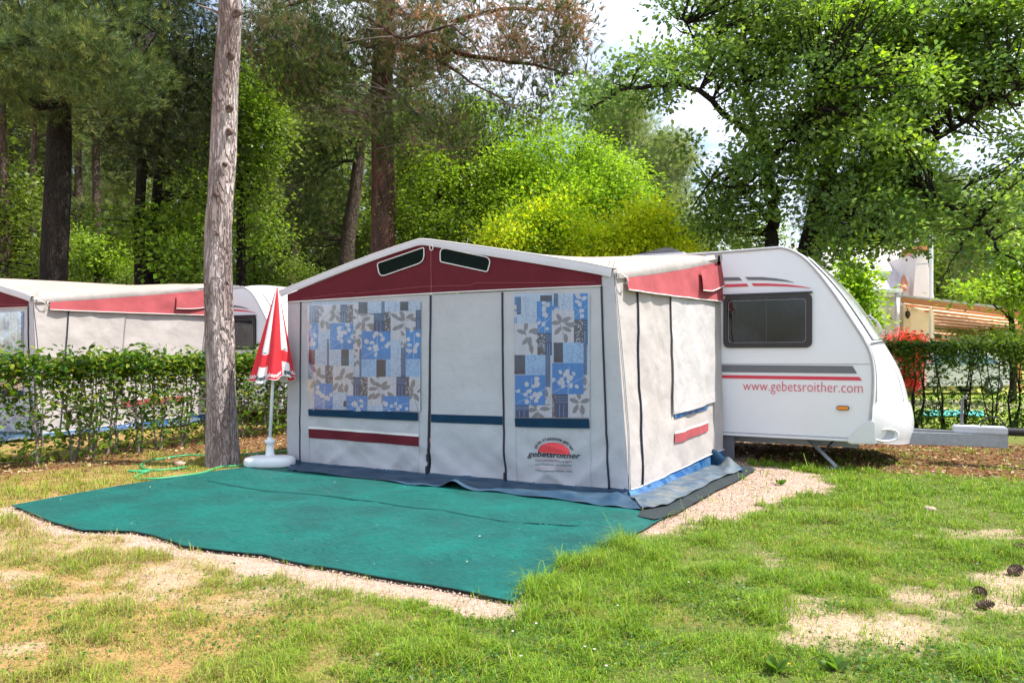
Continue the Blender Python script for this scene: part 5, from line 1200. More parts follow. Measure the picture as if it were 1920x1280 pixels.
# A. the near pine by the mat
tree('pine_tree', 'tall grey barked pine trunk standing between the left hedge and the closed parasol', None, 9.0,
     [(419, 872), (416, 760), (411, 600), (409, 450), (418, 300), (425, 140), (431, 0), (436, -200), (440, -500), (440, -800)], [.203, .178, .165, .157, .150, .143, .132, .122, .11, .08],
     [((440, -500), (300, -620), (150, -640), .06), ((440, -560), (560, -700), (680, -720), .06), ((436, -700), (500, -850, 9.5), (560, -900, 10), .05)],
     [B(250, -760, 170, 90, 9, 1.6), B(600, -800, 180, 90, 9.3, 1.6), B(430, -980, 200, 90, 9, 1.8)],
     [dict(clumps=150, per=14, size=.13, pal=P_pine, kind='needle', spread=.25)], B_grey, 1, twn=60, sides=48, rough=.075)
# knots and a broken stub on the near pine
pine = bpy.data.objects['pine_tree']
for (px, py, r) in ((444, 24, .06), (432, 104, .055), (430, 203, .055), (430, 247, .05), (422, 308, .03), (405, 365, .035), (405, 437, .04)):
    c_ = at(px, py, 9.0 - .15); mb = MB(); mb.lathe([(r * 1.25, 0), (r * 1.05, .02), (r * .8, .035), (r * .55, .03), (r * .3, .01)], (0, 0, 0), 12, Matrix.Translation(c_ - camF * (-.02)) @ Matrix.Rotation(math.radians(90) , 4, 'X') @ Matrix.Diagonal((1, .75, 1, 1)))
    mb.build('knot', bark('bark_knot', (.34, .25, .22), (.16, .11, .095), 20, .02, 1), pine, smooth=True)
a_ = at(410, 24, 9); mb = MB(); mb.tube([at(412, 26, 9), at(396, 18, 8.9), at(380, 13, 8.85), at(371, 9, 8.8)], [.02, .014, .01, .003], 6); mb.build('broken_branch', M_twig, pine)
# B. dark pine upper left
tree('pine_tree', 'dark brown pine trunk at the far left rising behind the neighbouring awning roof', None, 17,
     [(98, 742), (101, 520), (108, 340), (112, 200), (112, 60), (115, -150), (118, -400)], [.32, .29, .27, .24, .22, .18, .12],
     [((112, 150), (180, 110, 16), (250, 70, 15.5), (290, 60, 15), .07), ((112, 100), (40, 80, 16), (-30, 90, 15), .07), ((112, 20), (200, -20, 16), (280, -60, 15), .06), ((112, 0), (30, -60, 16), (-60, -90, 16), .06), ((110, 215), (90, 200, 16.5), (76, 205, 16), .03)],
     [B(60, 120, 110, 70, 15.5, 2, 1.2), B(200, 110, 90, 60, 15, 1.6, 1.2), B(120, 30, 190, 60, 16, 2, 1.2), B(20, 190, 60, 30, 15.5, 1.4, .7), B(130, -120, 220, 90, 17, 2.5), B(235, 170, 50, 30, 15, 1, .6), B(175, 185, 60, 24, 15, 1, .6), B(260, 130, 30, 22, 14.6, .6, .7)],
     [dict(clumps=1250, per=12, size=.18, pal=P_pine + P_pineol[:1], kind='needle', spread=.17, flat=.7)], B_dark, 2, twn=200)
# C. the central red barked pine with dead tufts
tree('pine_tree', 'stout reddish pine trunk rising directly behind the awning peak', None, 18.5,
     [(716, 735), (718, 470), (719, 330), (716, 180), (722, 60), (728, -120), (735, -380)], [.37, .30, .285, .27, .24, .18, .12],
     [((740, 90), (850, 100, 17.5), (960, 115, 17), (1060, 135, 16.5), .09), ((735, 20), (830, 40, 17), (940, 20, 16.5), (1060, 20, 16), .09), ((722, 90), (620, 70, 17.5), (520, 90, 17), .08), ((728, 20), (640, -10, 17.5), (500, 20, 17), .08),
      ((800, 95, 17.6), (880, 150, 17), (960, 200, 16.5), .045), ((720, 140), (780, 220, 17.5), (850, 270, 17), .05), ((680, 30, 17), (760, 70, 16), (850, 50, 15.5), (920, 140, 15), .05)],
     [B(560, 100, 110, 80, 17, 1.8, 1.5), B(640, 60, 90, 70, 17.5, 1.8, 1.1), B(780, 90, 90, 70, 17.5, 1.6, 1.0), B(900, 70, 110, 50, 17, 1.6, .6), B(1020, 60, 90, 50, 16.5, 1.5, .9), B(1000, 190, 90, 40, 17, 1.4, .7), B(820, 210, 90, 50, 17, 1.4, .9), B(860, 270, 50, 34, 16.6, 1, .9),
      B(700, -40, 280, 60, 18, 2, .8), B(490, 60, 60, 60, 16.5, 1.5, .8), B(760, 280, 40, 30, 17, 1, .4), B(735, 240, 60, 60, 17, 1, .7), B(1080, 150, 50, 34, 16.5, 1, .7), B(1075, 40, 40, 50, 16, 1, .8), B(640, 170, 90, 30, 17, 1, .5), B(580, 190, 60, 26, 17.4, 1, .6)],
     [dict(clumps=1550, per=12, size=.17, pal=P_pine + [(.20, .16, .09), (.17, .17, .08)], kind='needle', spread=.17, flat=.8, twm=M_twig, twr=.016),
      dict(name='dead_needles', b=[3, 4, 13, 2, 3, 4], clumps=210, per=12, size=.15, pal=P_dead, kind='needle', spread=.13, flat=1.1, nod=1.5, twm=M_twig, twr=.016)], B_red, 3, twn=330)
# D. dark shaded pine mass between the first two
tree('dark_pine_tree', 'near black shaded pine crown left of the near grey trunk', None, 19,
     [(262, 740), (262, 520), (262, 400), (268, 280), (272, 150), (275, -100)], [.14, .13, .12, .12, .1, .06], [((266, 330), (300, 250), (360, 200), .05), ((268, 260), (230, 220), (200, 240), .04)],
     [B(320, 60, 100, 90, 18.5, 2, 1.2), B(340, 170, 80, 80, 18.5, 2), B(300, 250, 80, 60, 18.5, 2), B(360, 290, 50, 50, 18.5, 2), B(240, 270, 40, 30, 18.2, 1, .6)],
     [dict(clumps=620, per=15, size=.20, pal=P_pineshade, kind='needle', spread=.34, flat=.8)], B_dark, 4, twn=120)
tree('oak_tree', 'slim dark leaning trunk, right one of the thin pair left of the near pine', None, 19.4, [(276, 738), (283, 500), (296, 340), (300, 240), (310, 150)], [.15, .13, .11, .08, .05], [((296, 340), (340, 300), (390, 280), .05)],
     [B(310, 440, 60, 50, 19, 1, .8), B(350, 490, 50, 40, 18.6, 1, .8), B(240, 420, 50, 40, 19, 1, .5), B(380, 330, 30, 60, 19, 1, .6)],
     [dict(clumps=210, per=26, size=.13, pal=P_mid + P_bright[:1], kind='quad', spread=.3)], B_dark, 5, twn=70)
# E. bright broadleaf around the near trunk
tree('maple_tree', 'bright green leafy tree whose crown shows on both sides of the near grey trunk', None, 21, [(455, 730), (452, 500), (450, 330), (446, 220)], [.16, .13, .09, .05], [((451, 400), (480, 320), (500, 250), .05), ((450, 350), (400, 260), (370, 200), .05)],
     [B(370, 175, 45, 40, 20.5, 1.2), B(470, 190, 60, 55, 20.5, 1.2, 1.3), B(500, 240, 40, 40, 20, 1), B(470, 290, 45, 40, 20.5, 1), B(390, 230, 40, 50, 21, 1, .6), B(475, 380, 50, 40, 20.5, 1.2, .5), B(500, 450, 60, 34, 21, 1.2, .5), B(460, 130, 50, 30, 20.5, 1, .8)],
     [dict(clumps=600, per=34, size=.105, pal=P_bright[2:3] + P_mid, kind='quad', spread=.3)], B_dark, 6, twn=120)
# F. leaning pine
tree('pine_tree', 'slender pine trunk leaning right, between near grey trunk and stout red one', None, 25, [(640, 712), (650, 480), (664, 370), (674, 290), (690, 180)], [.30, .26, .21, .18, .10], [((672, 300), (600, 310), (520, 345), .06), ((673, 295), (600, 330), (545, 380), .05), ((672, 280), (720, 300), (740, 330), .04)],
     [B(580, 230, 60, 40, 24, 1.6), B(560, 300, 50, 34, 24, 1.2), B(640, 250, 50, 40, 24.5, 1.4), B(600, 380, 50, 50, 25, 1.4, .7), B(690, 210, 50, 40, 25, 1.5, .8), B(560, 430, 40, 40, 25.5, 1.2, .6)],
     [dict(clumps=480, per=12, size=.22, pal=P_pineol + P_pine, kind='needle', spread=.34)], B_far, 7, twn=120)
# H. forked dark broadleaf right of the red trunk
tree('oak_tree', 'dark forked leafy tree between the red pine trunk and the bright mound', None, 20, [(800, 735), (805, 480), (812, 415), (830, 350)], [.16, .15, .12, .08], [((812, 415), (860, 360), (890, 325), .07), ((830, 350), (840, 320), (885, 300), .05), ((812, 400), (770, 350), (750, 300), .05)],
     [B(800, 330, 60, 60, 20, 1.4), B(880, 360, 60, 60, 20, 1.4), B(780, 420, 70, 50, 19.5, 1.3, 1.1), B(860, 440, 70, 40, 19.3, 1.3, 1.2), B(930, 300, 50, 50, 20.5, 1.2, .8), B(760, 260, 40, 60, 21, 1.2, .6), B(1000, 240, 60, 30, 21, 1.2, .8), B(900, 230, 60, 40, 21.5, 1.2, .7)],
     [dict(clumps=800, per=34, size=.105, pal=P_mid + P_bright[:2], kind='quad', spread=.28)], B_dark, 8, twn=140)
# G. the bright round mound
tree('acacia_tree', 'bright lime green rounded tree behind the awning roof at the centre', None, 20.5, [(1060, 722), (1062, 520), (1055, 400), (1050, 330)], [.2, .17, .12, .06], [((1060, 440), (1110, 380), (1150, 350), .06), ((1058, 430), (1000, 370), (960, 350), .06), ((1058, 400), (1080, 350), (1075, 300), .05)],
     [B(1050, 300, 90, 40, 20, 1.8, 1.2), B(970, 320, 60, 44, 20, 1.5), B(1140, 340, 60, 46, 20, 1.5, 1.1), B(1050, 380, 100, 50, 19.3, 1.5, 1.3), B(1190, 390, 40, 36, 20, 1.2), B(960, 400, 70, 50, 19.4, 1.4), B(1150, 430, 70, 34, 19.5, 1.2, .9)],
     [dict(clumps=1100, per=36, size=.09, pal=P_bright, kind='quad', spread=.27)], B_dark, 9, twn=120)
for i, (bl, lab, p) in enumerate(((([B(1000, 430, 50, 50, 17.5, .9), B(950, 455, 60, 30, 17, .9), B(1075, 450, 40, 40, 17.2, .8), B(1060, 400, 24, 26, 17.2, .5)]), 'yellowish green shrub just above the right half of the awning roof edge', 985), (([B(1210, 430, 55, 36, 16.5, .9), B(1160, 458, 50, 26, 16.5, .9), B(1265, 462, 36, 18, 16.5, .7), B(1110, 462, 40, 24, 16.7, .7), B(1215, 410, 36, 18, 16.5, .6)]), 'vivid yellow green shrub above the caravan roof vent', 1205))):
    tree('tall_shrub', lab, None, 17 - i * .5, [(p, 760), (p, 600), (p + 4, 480)], [.07, .055, .04], [((p + 2, 560), (p + 40, 480), (p + 60, 440), .03), ((p + 2, 560), (p - 40, 490), (p - 50, 450), .03)], bl,
         [dict(clumps=420, per=34, size=.085, pal=P_yellow if i else P_yellow + P_bright, kind='quad', spread=.2, flat=.9)], B_dark, 10 + i, twn=90, cat='shrub')
# K. the oak over the caravan
GAPS = [(1449, 425, 13, 60), (1519, 440, 22, 50), (1548, 345, 12, 40), (1225, 55, 34, 46), (1175, 30, 36, 60), (1300, 195, 55, 36), (1340, 240, 42, 46), (1235, 240, 34, 20), (1290, 70, 34, 22), (1330, 305, 30, 26), (1815, 285, 50, 28), (1500, 130, 20, 14), (1800, 330, 28, 18), (1670, 120, 22, 16), (1760, 235, 18, 14), (1150, 60, 30, 50), (1480, 160, 18, 10), (1900, 210, 14, 18), (1120, 250, 20, 16)]
def gaps_oak(C):
    X = C[:, 0] * CY + C[:, 1] * SY; Y = -C[:, 0] * SY + C[:, 1] * CY; px = 960 + F * X / Y; py = HZ - (C[:, 2] - CH) / Y * F; m = np.zeros(len(C), bool)
    for gx_, gy_, rx, ry in GAPS: m |= ((px - gx_) / rx) ** 2 + ((py - gy_) / ry) ** 2 < 1
    return m
tree('oak_tree', 'spreading oak with two dark trunks standing right behind the caravan', None, 15.5,
     [(1500, 778), (1496, 640), (1502, 540), (1524, 450), (1535, 380), (1560, 300), (1590, 180), (1600, 40), (1610, -120)], [.30, .27, .25, .235, .19, .16, .12, .09, .05],
     [((1497, 620), (1465, 520), (1446, 450), (1450, 400), (1440, 300), (1400, 180), (1390, 60), (1400, -60), .19), ((1442, 300), (1380, 230, 15), (1290, 165, 14), (1180, 170, 13.5), (1100, 210, 13), .085), ((1400, 180), (1330, 100, 15), (1280, 40, 14.5), .06),
      ((1540, 360), (1640, 300, 15), (1740, 270, 14), (1850, 200, 13.5), (1930, 160, 13), .09), ((1555, 330), (1680, 340, 14.5), (1740, 370, 13.5), (1830, 420, 12.8), (1880, 470, 12.5), (1930, 520, 12.4), .055), ((1590, 180), (1700, 120, 15), (1800, 60, 14.5), .07),
      ((1440, 300), (1500, 230, 14), (1540, 170, 13.5), .05), ((1535, 380), (1600, 420, 14), (1640, 470, 13.5), .05), ((1445, 420), (1390, 360, 15), (1330, 340, 14.6), .045), ((1600, 40), (1700, -60, 15), (1820, -80, 14), .06), ((1830, 420, 12.8), (1790, 480, 12.6), (1760, 540, 12.5), .02)],
     [B(1420, 60, 120, 70, 15, 2), B(1560, 80, 130, 80, 14.5, 2.2, 1.1), B(1700, 80, 130, 80, 15, 2.2, 1.1), B(1860, 90, 110, 100, 14.5, 2, 1.1), B(1480, 180, 110, 60, 14.5, 2), B(1620, 200, 120, 70, 14, 2, 1.1), B(1790, 180, 120, 70, 14.5, 2, 1.1),
      B(1320, 130, 80, 44, 14.5, 1.4), B(1200, 160, 100, 32, 13.8, 1.2, .9), B(1110, 190, 50, 36, 13.3, 1, .8), B(1350, 220, 60, 34, 14.5, 1.2, .8), B(1460, 280, 90, 50, 14.5, 1.6), B(1590, 300, 100, 60, 14, 1.8, 1.1), B(1700, 330, 90, 50, 14, 1.6), B(1270, 275, 50, 22, 14.2, .8, .9), B(1360, 330, 60, 36, 14.8, 1.2, 1.2), B(1330, 400, 50, 40, 15.2, 1, .9),
      B(1400, 390, 70, 40, 15.5, 1.4, .7), B(1500, 380, 100, 40, 14.3, 1.4, .5), B(1620, 400, 80, 50, 13.8, 1.4, 1.0), B(1560, 470, 50, 34, 13.8, 1.2, .7), B(1640, 450, 60, 34, 13.5, 1, .7), B(1760, 400, 80, 40, 13.5, 1.2, .7), B(1860, 400, 70, 60, 13, 1.2, .8), B(1890, 300, 50, 60, 13.5, 1.2, .9),
      B(1310, 20, 90, 40, 15, 1.2, 1.0), B(1380, 440, 60, 26, 15.6, 1, .5), B(1870, 480, 50, 34, 12.6, .8, .4), B(1600, -80, 320, 80, 15.5, 2.5, .7), B(1790, 450, 60, 22, 12.8, .7, .3), B(1690, 430, 40, 36, 13.2, .8, .4), B(1240, 110, 60, 30, 14, 1, .6)],
     [dict(clumps=2500, per=34, size=.098, pal=P_oak, kind='oak', spread=.17, flat=.55), dict(name='sunlit_leaves', b=[1, 2, 3, 5, 6, 12, 13, 17, 20], clumps=430, per=28, size=.105, pal=P_bright, kind='oak', spread=.15, flat=.5)], B_dark, 20, gaps=gaps_oak, twn=800, sides=18, rough=.09)  # second crown part: sunlight on the sprays put into a brighter leaf colour
# L. small bright tree by the caravan nose, M. low bright spray right
tree('sapling', 'small lime green sapling between the caravan nose and the white house', None, 19, [(1612, 742), (1614, 640), (1622, 560)], [.06, .05, .03], [((1613, 620), (1640, 580), (1655, 560), .02)],
     [B(1602, 545, 30, 34, 19, .4), B(1626, 580, 14, 26, 19, .3, .7), B(1600, 515, 26, 24, 19.3, .5, .8), B(1640, 606, 12, 7, 18.8, .2, .6)], [dict(clumps=130, per=26, size=.13, pal=P_bright, kind='oak', spread=.16)], B_dark, 22, twn=50)
tree('sapling', 'leafy young tree with pale new growth over the pergola end at the right edge', None, 20, [(1900, 730), (1898, 620), (1890, 560)], [.09, .07, .05], [((1896, 600), (1850, 560), (1800, 545), .03)],
     [B(1870, 538, 40, 14, 19.5, .5), B(1840, 548, 20, 6, 19, .3, .4), B(1918, 560, 16, 50, 19.5, .6), B(1905, 500, 30, 60, 20, .8), B(1800, 548, 16, 10, 19, .3, .6), B(1915, 640, 20, 30, 19.5, .5)], [dict(clumps=260, per=26, size=.12, pal=P_bright + P_mid, kind='quad', spread=.22)], B_dark, 23, twn=60)
tree('red_shrub', 'coral red leaved shrub showing above and through the right hedge beside the caravan nose', None, 19.5, [(1712, 752), (1712, 700)], [.05, .04], [],
     [B(1698, 641, 34, 12, 19.5, .5), B(1708, 660, 24, 26, 19.5, .4), B(1710, 700, 18, 34, 19.5, .35)], [dict(clumps=230, per=46, size=.065, pal=P_redl, kind='quad', spread=.08, flat=1)], B_dark, 24, twn=30, cat='shrub')
# I. pale pines in the gap, and far prototypes copied through the wood
PINES = 'pine trees of the wood behind the pitches'; LEAFY = 'leafy trees of the wood behind the pitches'
def proto(name, label, group, Y, h, kind, pal, seed, mat, tw, w, low, n, size, trunk_r):
    """free standing tree at a spot, blobs stacked by height: w = crown radius, low = bottom of the crown"""
    rng = np.random.RandomState(seed); root = empty(name, (0, 0, 0), label, 'tree', group)
    lean = rng.uniform(-.04, .04) * h
    tp = [Vector((0, 0, -.1)), Vector((lean * .3, 0, h * .35)), Vector((lean, 0, h * .7)), Vector((lean * 1.2, 0, h * .97))]
    trunk_mesh(tp, [trunk_r * 1.15, trunk_r, trunk_r * .7, trunk_r * .2], root, mat, rng, n=10)
    bl = []
    for i in range(11):
        f = rng.rand(); z = low + (h - low) * f; rr = w * (1 - .55 * f) ; b = Blob.__new__(Blob); a_ = rng.uniform(0, 6.28); q = rr * rng.uniform(.25, .75)
        b.c = np.array([q * math.cos(a_) + lean, q * math.sin(a_), z]); b.r = np.array([w * .42, w * .42, (h - low) * .13]); b.area = 1; bl.append(b)
    C = crown('crown', bl, n, 14 if kind == 'needle' else 26, size, pal, kind, root, rng, .32, .7)
    limbs_mesh(twigs_to(C, catm(tp, 6)[6:], rng, 90, .03), root, mat, 'branches', 5); return root
pr = [proto('pine_tree', 'brown trunked pine with olive needles in the wood', PINES, 0, 13, 'needle', P_pineol + P_pine, 40, B_far, 0, 3.2, 4.5, 420, .30, .20),
      proto('pine_tree', 'brown trunked pine with dark green needles in the wood', PINES, 0, 15, 'needle', P_pine, 41, B_far, 0, 3.6, 5.5, 480, .30, .24),
      proto('oak_tree', 'round crowned leafy tree in the wood behind', LEAFY, 0, 9, 'quad', P_mid, 42, B_dark, 0, 3.4, 1.8, 640, .155, .15),
      proto('oak_tree', 'fresh green leafy tree in the wood behind', LEAFY, 0, 7.5, 'quad', P_bright + P_mid, 43, B_dark, 0, 3.0, 1.2, 640, .145, .13),
      proto('pine_tree', 'pale grey green pine standing in the far wood', PINES, 0, 14, 'needle', P_pale, 44, B_far, 0, 3.6, 2.5, 1000, .32, .2)]
spots = []   # (px, Y, proto, scale)
rr = random.Random(7)
for px, Y, k, s_ in ((20, 26, 0, .95), (150, 30, 0, .9), (190, 24, 3, .7), (330, 26, 3, .75), (300, 34, 1, .95), (400, 29, 2, .9), (540, 30, 0, .85), (590, 36, 4, .9), (470, 38, 1, 1.0), (640, 34, 2, 1.0), (760, 30, 2, 1.0), (700, 42, 0, 1.1), (850, 34, 1, .95), (950, 38, 2, 1.2), (890, 28, 3, 1.0),
                     (1170, 34, 4, .88), (1235, 32, 4, .72), (1120, 40, 4, .85), (1290, 30, 4, .5), (1330, 28, 2, .62), (1400, 32, 2, .7), (1450, 27, 2, .62), (1260, 27, 2, .55), (1540, 40, 1, .8), (1640, 44, 1, .85), (1760, 44, 1, .8), (1720, 38, 2, .95), (1840, 33, 4, .6), (1790, 40, 3, 1.0), (1950, 30, 2, .95), (1660, 50, 4, .9), (1830, 40, 4, .62), (1790, 52, 4, .85), (1900, 38, 1, .75), (1880, 48, 0, .9), (1970, 36, 2, 1.0), (1700, 60, 1, 1.1),
                     (-40, 20, 2, .8), (60, 36, 1, 1.0), (230, 42, 4, .9), (-80, 30, 1, 1.0), (130, 21, 3, .42), (350, 23, 3, .45), (560, 24, 2, .5), (20, 22, 2, .45), (610, 27, 3, .5), (240, 23, 2, .42), (480, 25, 2, .5), (700, 26, 3, .5), (180, 50, 1, 1.1), (520, 50, 2, 1.4), (380, 48, 2, 1.4), (80, 48, 2, 1.3), (780, 50, 1, 1.2), (1040, 48, 1, 1.0)): spots.append((px, Y, k, s_))
first = [True] * 5
for px, Y, k, s_ in spots:
    o = pr[k] if first[k] else copy_tree(pr[k]); first[k] = False
    p = site((px - 960) / F * Y, Y); o.location = p; o.rotation_euler = (0, 0, rr.uniform(0, 6.28)); q = s_ * rr.uniform(.92, 1.08); o.scale = (q, q, q * rr.uniform(.95, 1.1) * (1.22 if px < 780 and Y > 28 else 1.0))
ORD = 'first second third fourth fifth sixth seventh eighth ninth tenth eleventh twelfth thirteenth fourteenth fifteenth sixteenth seventeenth eighteenth nineteenth twentieth'.split()
ORD += ['twenty-' + q for q in ORD[:9]]
def px_of(o): s_, t_ = o.location.x, o.location.y; return 960 + F * (s_ * CY + t_ * SY) / max(.1, -s_ * SY + t_ * CY)
byl = {}
for o in bpy.data.objects:
    if o.get('group') in (PINES, LEAFY): byl.setdefault(o['label'], []).append(o)
for lab, L_ in byl.items():
    for i, o in enumerate(sorted(L_, key=px_of)):
        o['label'] = lab.split(' in the')[0] + ', ' + ORD[i] + ' of its like from the left'
# bare trunks one can tell apart in the wood
for i, (px, Y, w, ytop, lean, lab) in enumerate(((50, 24, 14, 300, 10, 'thin brown trunk left of the dark pine at the far left'), (185, 27, 16, 250, -4, 'thin pine trunk right of the dark pine at the far left'), (540, 28, 18, 300, 18, 'leaning brown trunk just right of the near grey pine'), (505, 33, 14, 260, 0, 'slim trunk close right of the near grey pine'), (12, 20, 22, 260, -6, 'grey pine trunk cut by the left picture edge'), (755, 29, 13, 300, 4, 'slim straight trunk right of the stout red pine'))):
    rng = np.random.RandomState(60 + i); p = [at(px, 700, Y), at(px + lean * .4, 520, Y), at(px + lean, 380, Y), at(px + lean * 1.3, ytop, Y), at(px + lean * 1.6, 40, Y)]; b0 = p[0].copy(); b0.z = 0; p[0].z = -.1
    root = empty('pine_tree', b0, lab, 'tree', None); r_ = w / 2 / F * Y; trunk_mesh(p, [r_ * 1.2, r_, r_ * .9, r_ * .75, r_ * .3], root, B_far, rng, n=12)
    bl = [Blob(px + lean * 1.6 + rr.uniform(-60, 60), rr.uniform(0, 260), 60, 30, Y + rr.uniform(-1, 1), 1.2) for _ in range(5)]; C = crown('crown', bl, 150, 13, .26, P_pineol + P_pine, 'needle', root, rng, .34, .6)
    limbs_mesh(twigs_to(C, catm(p, 6)[10:], rng, 70, .02), root, B_far, 'branches', 5)
# far wood that reads as one mass, undergrowth
rng = np.random.RandomState(90); n = 26000
ang = rng.uniform(-.80, .78, n); Yf = rng.uniform(56, 80, n); Xf = np.tan(ang) * Yf; pxf = 960 + F * Xf / Yf
top = 14 + 5 * fbm(Xf * .12, Xf * 0 + 3, 5, 3) - 7.5 * sstep(1000, 1250, pxf) + 2.0 * sstep(1500, 1700, pxf); zf = top * rng.rand(n) ** .8
zf += rng.normal(0, .4, n)
P = np.stack([Xf * CY - Yf * SY, Xf * SY + Yf * CY, zf], 1); cl_ = vnoise(Xf * .3, zf * .4 + Yf * .1, 3)
pal = np.array(P_pine)[rng.randint(0, 4, n)] * (0.7 + .9 * cl_)[:, None]
me = scatter('far_woods', leaf_tpl('quad'), P, frames(rng.normal(0, 1, (n, 3)), rng), rng.uniform(.6, 1.4, n), pal); o = bpy.data.objects.new('far_woods', me); COL.objects.link(o); me.materials.append(M_leaf); o['kind'] = 'stuff'; tag(o, 'dense far wood closing the view behind the trees', 'woods')
n = 24000; Xf = rng.uniform(-27, 6, n); Yf = rng.uniform(20, 46, n); hh = 1.6 * fbm(Xf * .35, Yf * .35, 8, 3) ** 1.5 + .2; zf = hh * rng.rand(n)
kk = (Xf / Yf * F + 960 < 1250); P = np.stack([Xf * CY - Yf * SY, Xf * SY + Yf * CY, zf], 1)[kk]; n = len(P)
me = scatter('undergrowth', leaf_tpl('quad'), P, frames(rng.normal(0, 1, (n, 3)), rng), rng.uniform(.14, .30, n), hue(rng, n, P_mid + P_pineol)); o = bpy.data.objects.new('undergrowth', me); COL.objects.link(o); me.materials.append(M_leaf); o['kind'] = 'stuff'; tag(o, 'low leafy undergrowth on the floor of the wood', 'undergrowth')

# ------------------------------------------------------------------ hedges
def hedge_proto(label, group, h, pal, seed, nleaf, size, bark_m, wt=.26, dense_low=.35):
    rng = np.random.RandomState(seed); root = empty('hedge_plant', (0, 0, 0), label, 'hedge plant', group); LL = []; tips = []; skel = []
    for k in range(rng.randint(2, 4)):
        a_ = Vector((rng.uniform(-.05, .05), rng.uniform(-.08, .08), -.03)); b_ = Vector((rng.uniform(-.10, .10), rng.uniform(-.22, .22), h * .92)); P = wig(a_, b_, 8, .12, rng); LL.append((P, rng.uniform(.014, .026), .006)); skel += P[2:]
    for k in range(26):
        p = skel[rng.randint(len(skel))]; q = p + Vector((rng.uniform(-wt, wt), rng.uniform(-.3, .3), rng.uniform(.05, .3))); q.z = min(q.z, h); LL.append((wig(p, q, 4, .2, rng), .007, .003)); tips.append(q)
    limbs_mesh(LL, root, bark_m, 'stem', 6)
    n1 = int(nleaf * .62); T = []
    z = h - np.abs(rng.normal(0, .18, n1)); P1 = np.stack([rng.uniform(-wt, wt, n1), rng.uniform(-.30, .30, n1), np.minimum(z, h - .0)], 1); P1[:, 2] += rng.normal(0, .018, n1)
    n2_ = nleaf - n1; tt = np.array([list(t_) for t_ in tips if t_.z > .12]); idx = rng.randint(0, len(tt), n2_); P2_ = tt[idx] + rng.normal(0, 1, (n2_, 3)) * np.array([.08, .09, .08]); P2_ = P2_[P2_[:, 2] > .05]
    nlow = int(nleaf * .10 * dense_low * 3); P3 = np.stack([rng.normal(0, .12, nlow), rng.normal(0, .12, nlow), rng.uniform(.04, .35, nlow)], 1)
    P = np.concatenate([P1, P2_, P3]); n = len(P); ax = rng.normal(0, 1, (n, 3)) * np.array([1, 1, .6]) + np.array([0, 0, .2])
    col = hue(rng, n, pal); topk = sstep(h - .25, h, P[:, 2]); 
    me = scatter('leaves', leaf_tpl('laurel'), P, frames(ax, rng), size * rng.uniform(.6, 1.2, n), col); o = bpy.data.objects.new('leaves', me); COL.objects.link(o); me.materials.append(M_leaf); o.parent = root; return root
HL = 'plants of the left hedge'; HR = 'plants of the right hedge'
lp_ = [hedge_proto('glossy leaved hedge plant in the clipped row before the neighbouring awning', HL, 1.285, P_laurel, 70 + i, 820, .092, M_twig) for i in range(4)]
ys_ = np.arange(4.2, 10.4, .36)
for i, t_ in enumerate(ys_):
    o = lp_[i] if i < 4 else copy_tree(lp_[i % 4]); o.location = (-9.32 + rr.uniform(-.12, .12), t_ + rr.uniform(-.1, .1), 0); o.rotation_euler = (0, 0, math.pi * rr.choice([0, 1]) + rr.uniform(-.12, .12)); o.scale = (1.1, rr.uniform(.95, 1.1), rr.uniform(.975, 1.02))
rp_ = [hedge_proto('dark green hedge plant in the clipped row beyond the caravan drawbar', HR, 1.53, P_laurdk, 80 + i, 900, .085, B_dark, .28, .6) for i in range(4)]
xs_ = np.arange(-3.4, 4.6, .36)
for i, s_ in enumerate(xs_):
    o = rp_[i] if i < 4 else copy_tree(rp_[i % 4]); o.location = (s_, 15.3 + rr.uniform(-.05, .05), 0); o.rotation_euler = (0, 0, math.pi / 2 + math.pi * rr.choice([0, 1]) + rr.uniform(-.1, .1)); o.scale = (1, rr.uniform(.95, 1.1), rr.uniform(.98, 1.02))

hp_l = sorted([o for o in bpy.data.objects if o.get('group') == HL], key=px_of); a_l = [o for o in hp_l if px_of(o) < 420][::-1]; b_l = [o for o in hp_l if px_of(o) >= 420]
for i, o in enumerate(a_l): o['label'] = 'glossy leaved hedge plant, ' + ORD[i] + ' to the left of the near grey pine'
for i, o in enumerate(b_l): o['label'] = 'glossy leaved hedge plant, ' + ORD[i] + ' to the right of the near grey pine'
hp_r = sorted([o for o in bpy.data.objects if o.get('group') == HR], key=px_of)
h1 = [o for o in hp_r if px_of(o) < 1665][::-1]; h2 = [o for o in hp_r if px_of(o) >= 1665]
for i, o in enumerate(h1): o['label'] = 'dark clipped hedge plant behind the caravan, ' + ORD[i] + ' leftwards from its nose'
for i, o in enumerate(h2): o['label'] = 'dark clipped hedge plant beyond the drawbar, ' + ORD[i] + ' rightwards from the caravan nose'

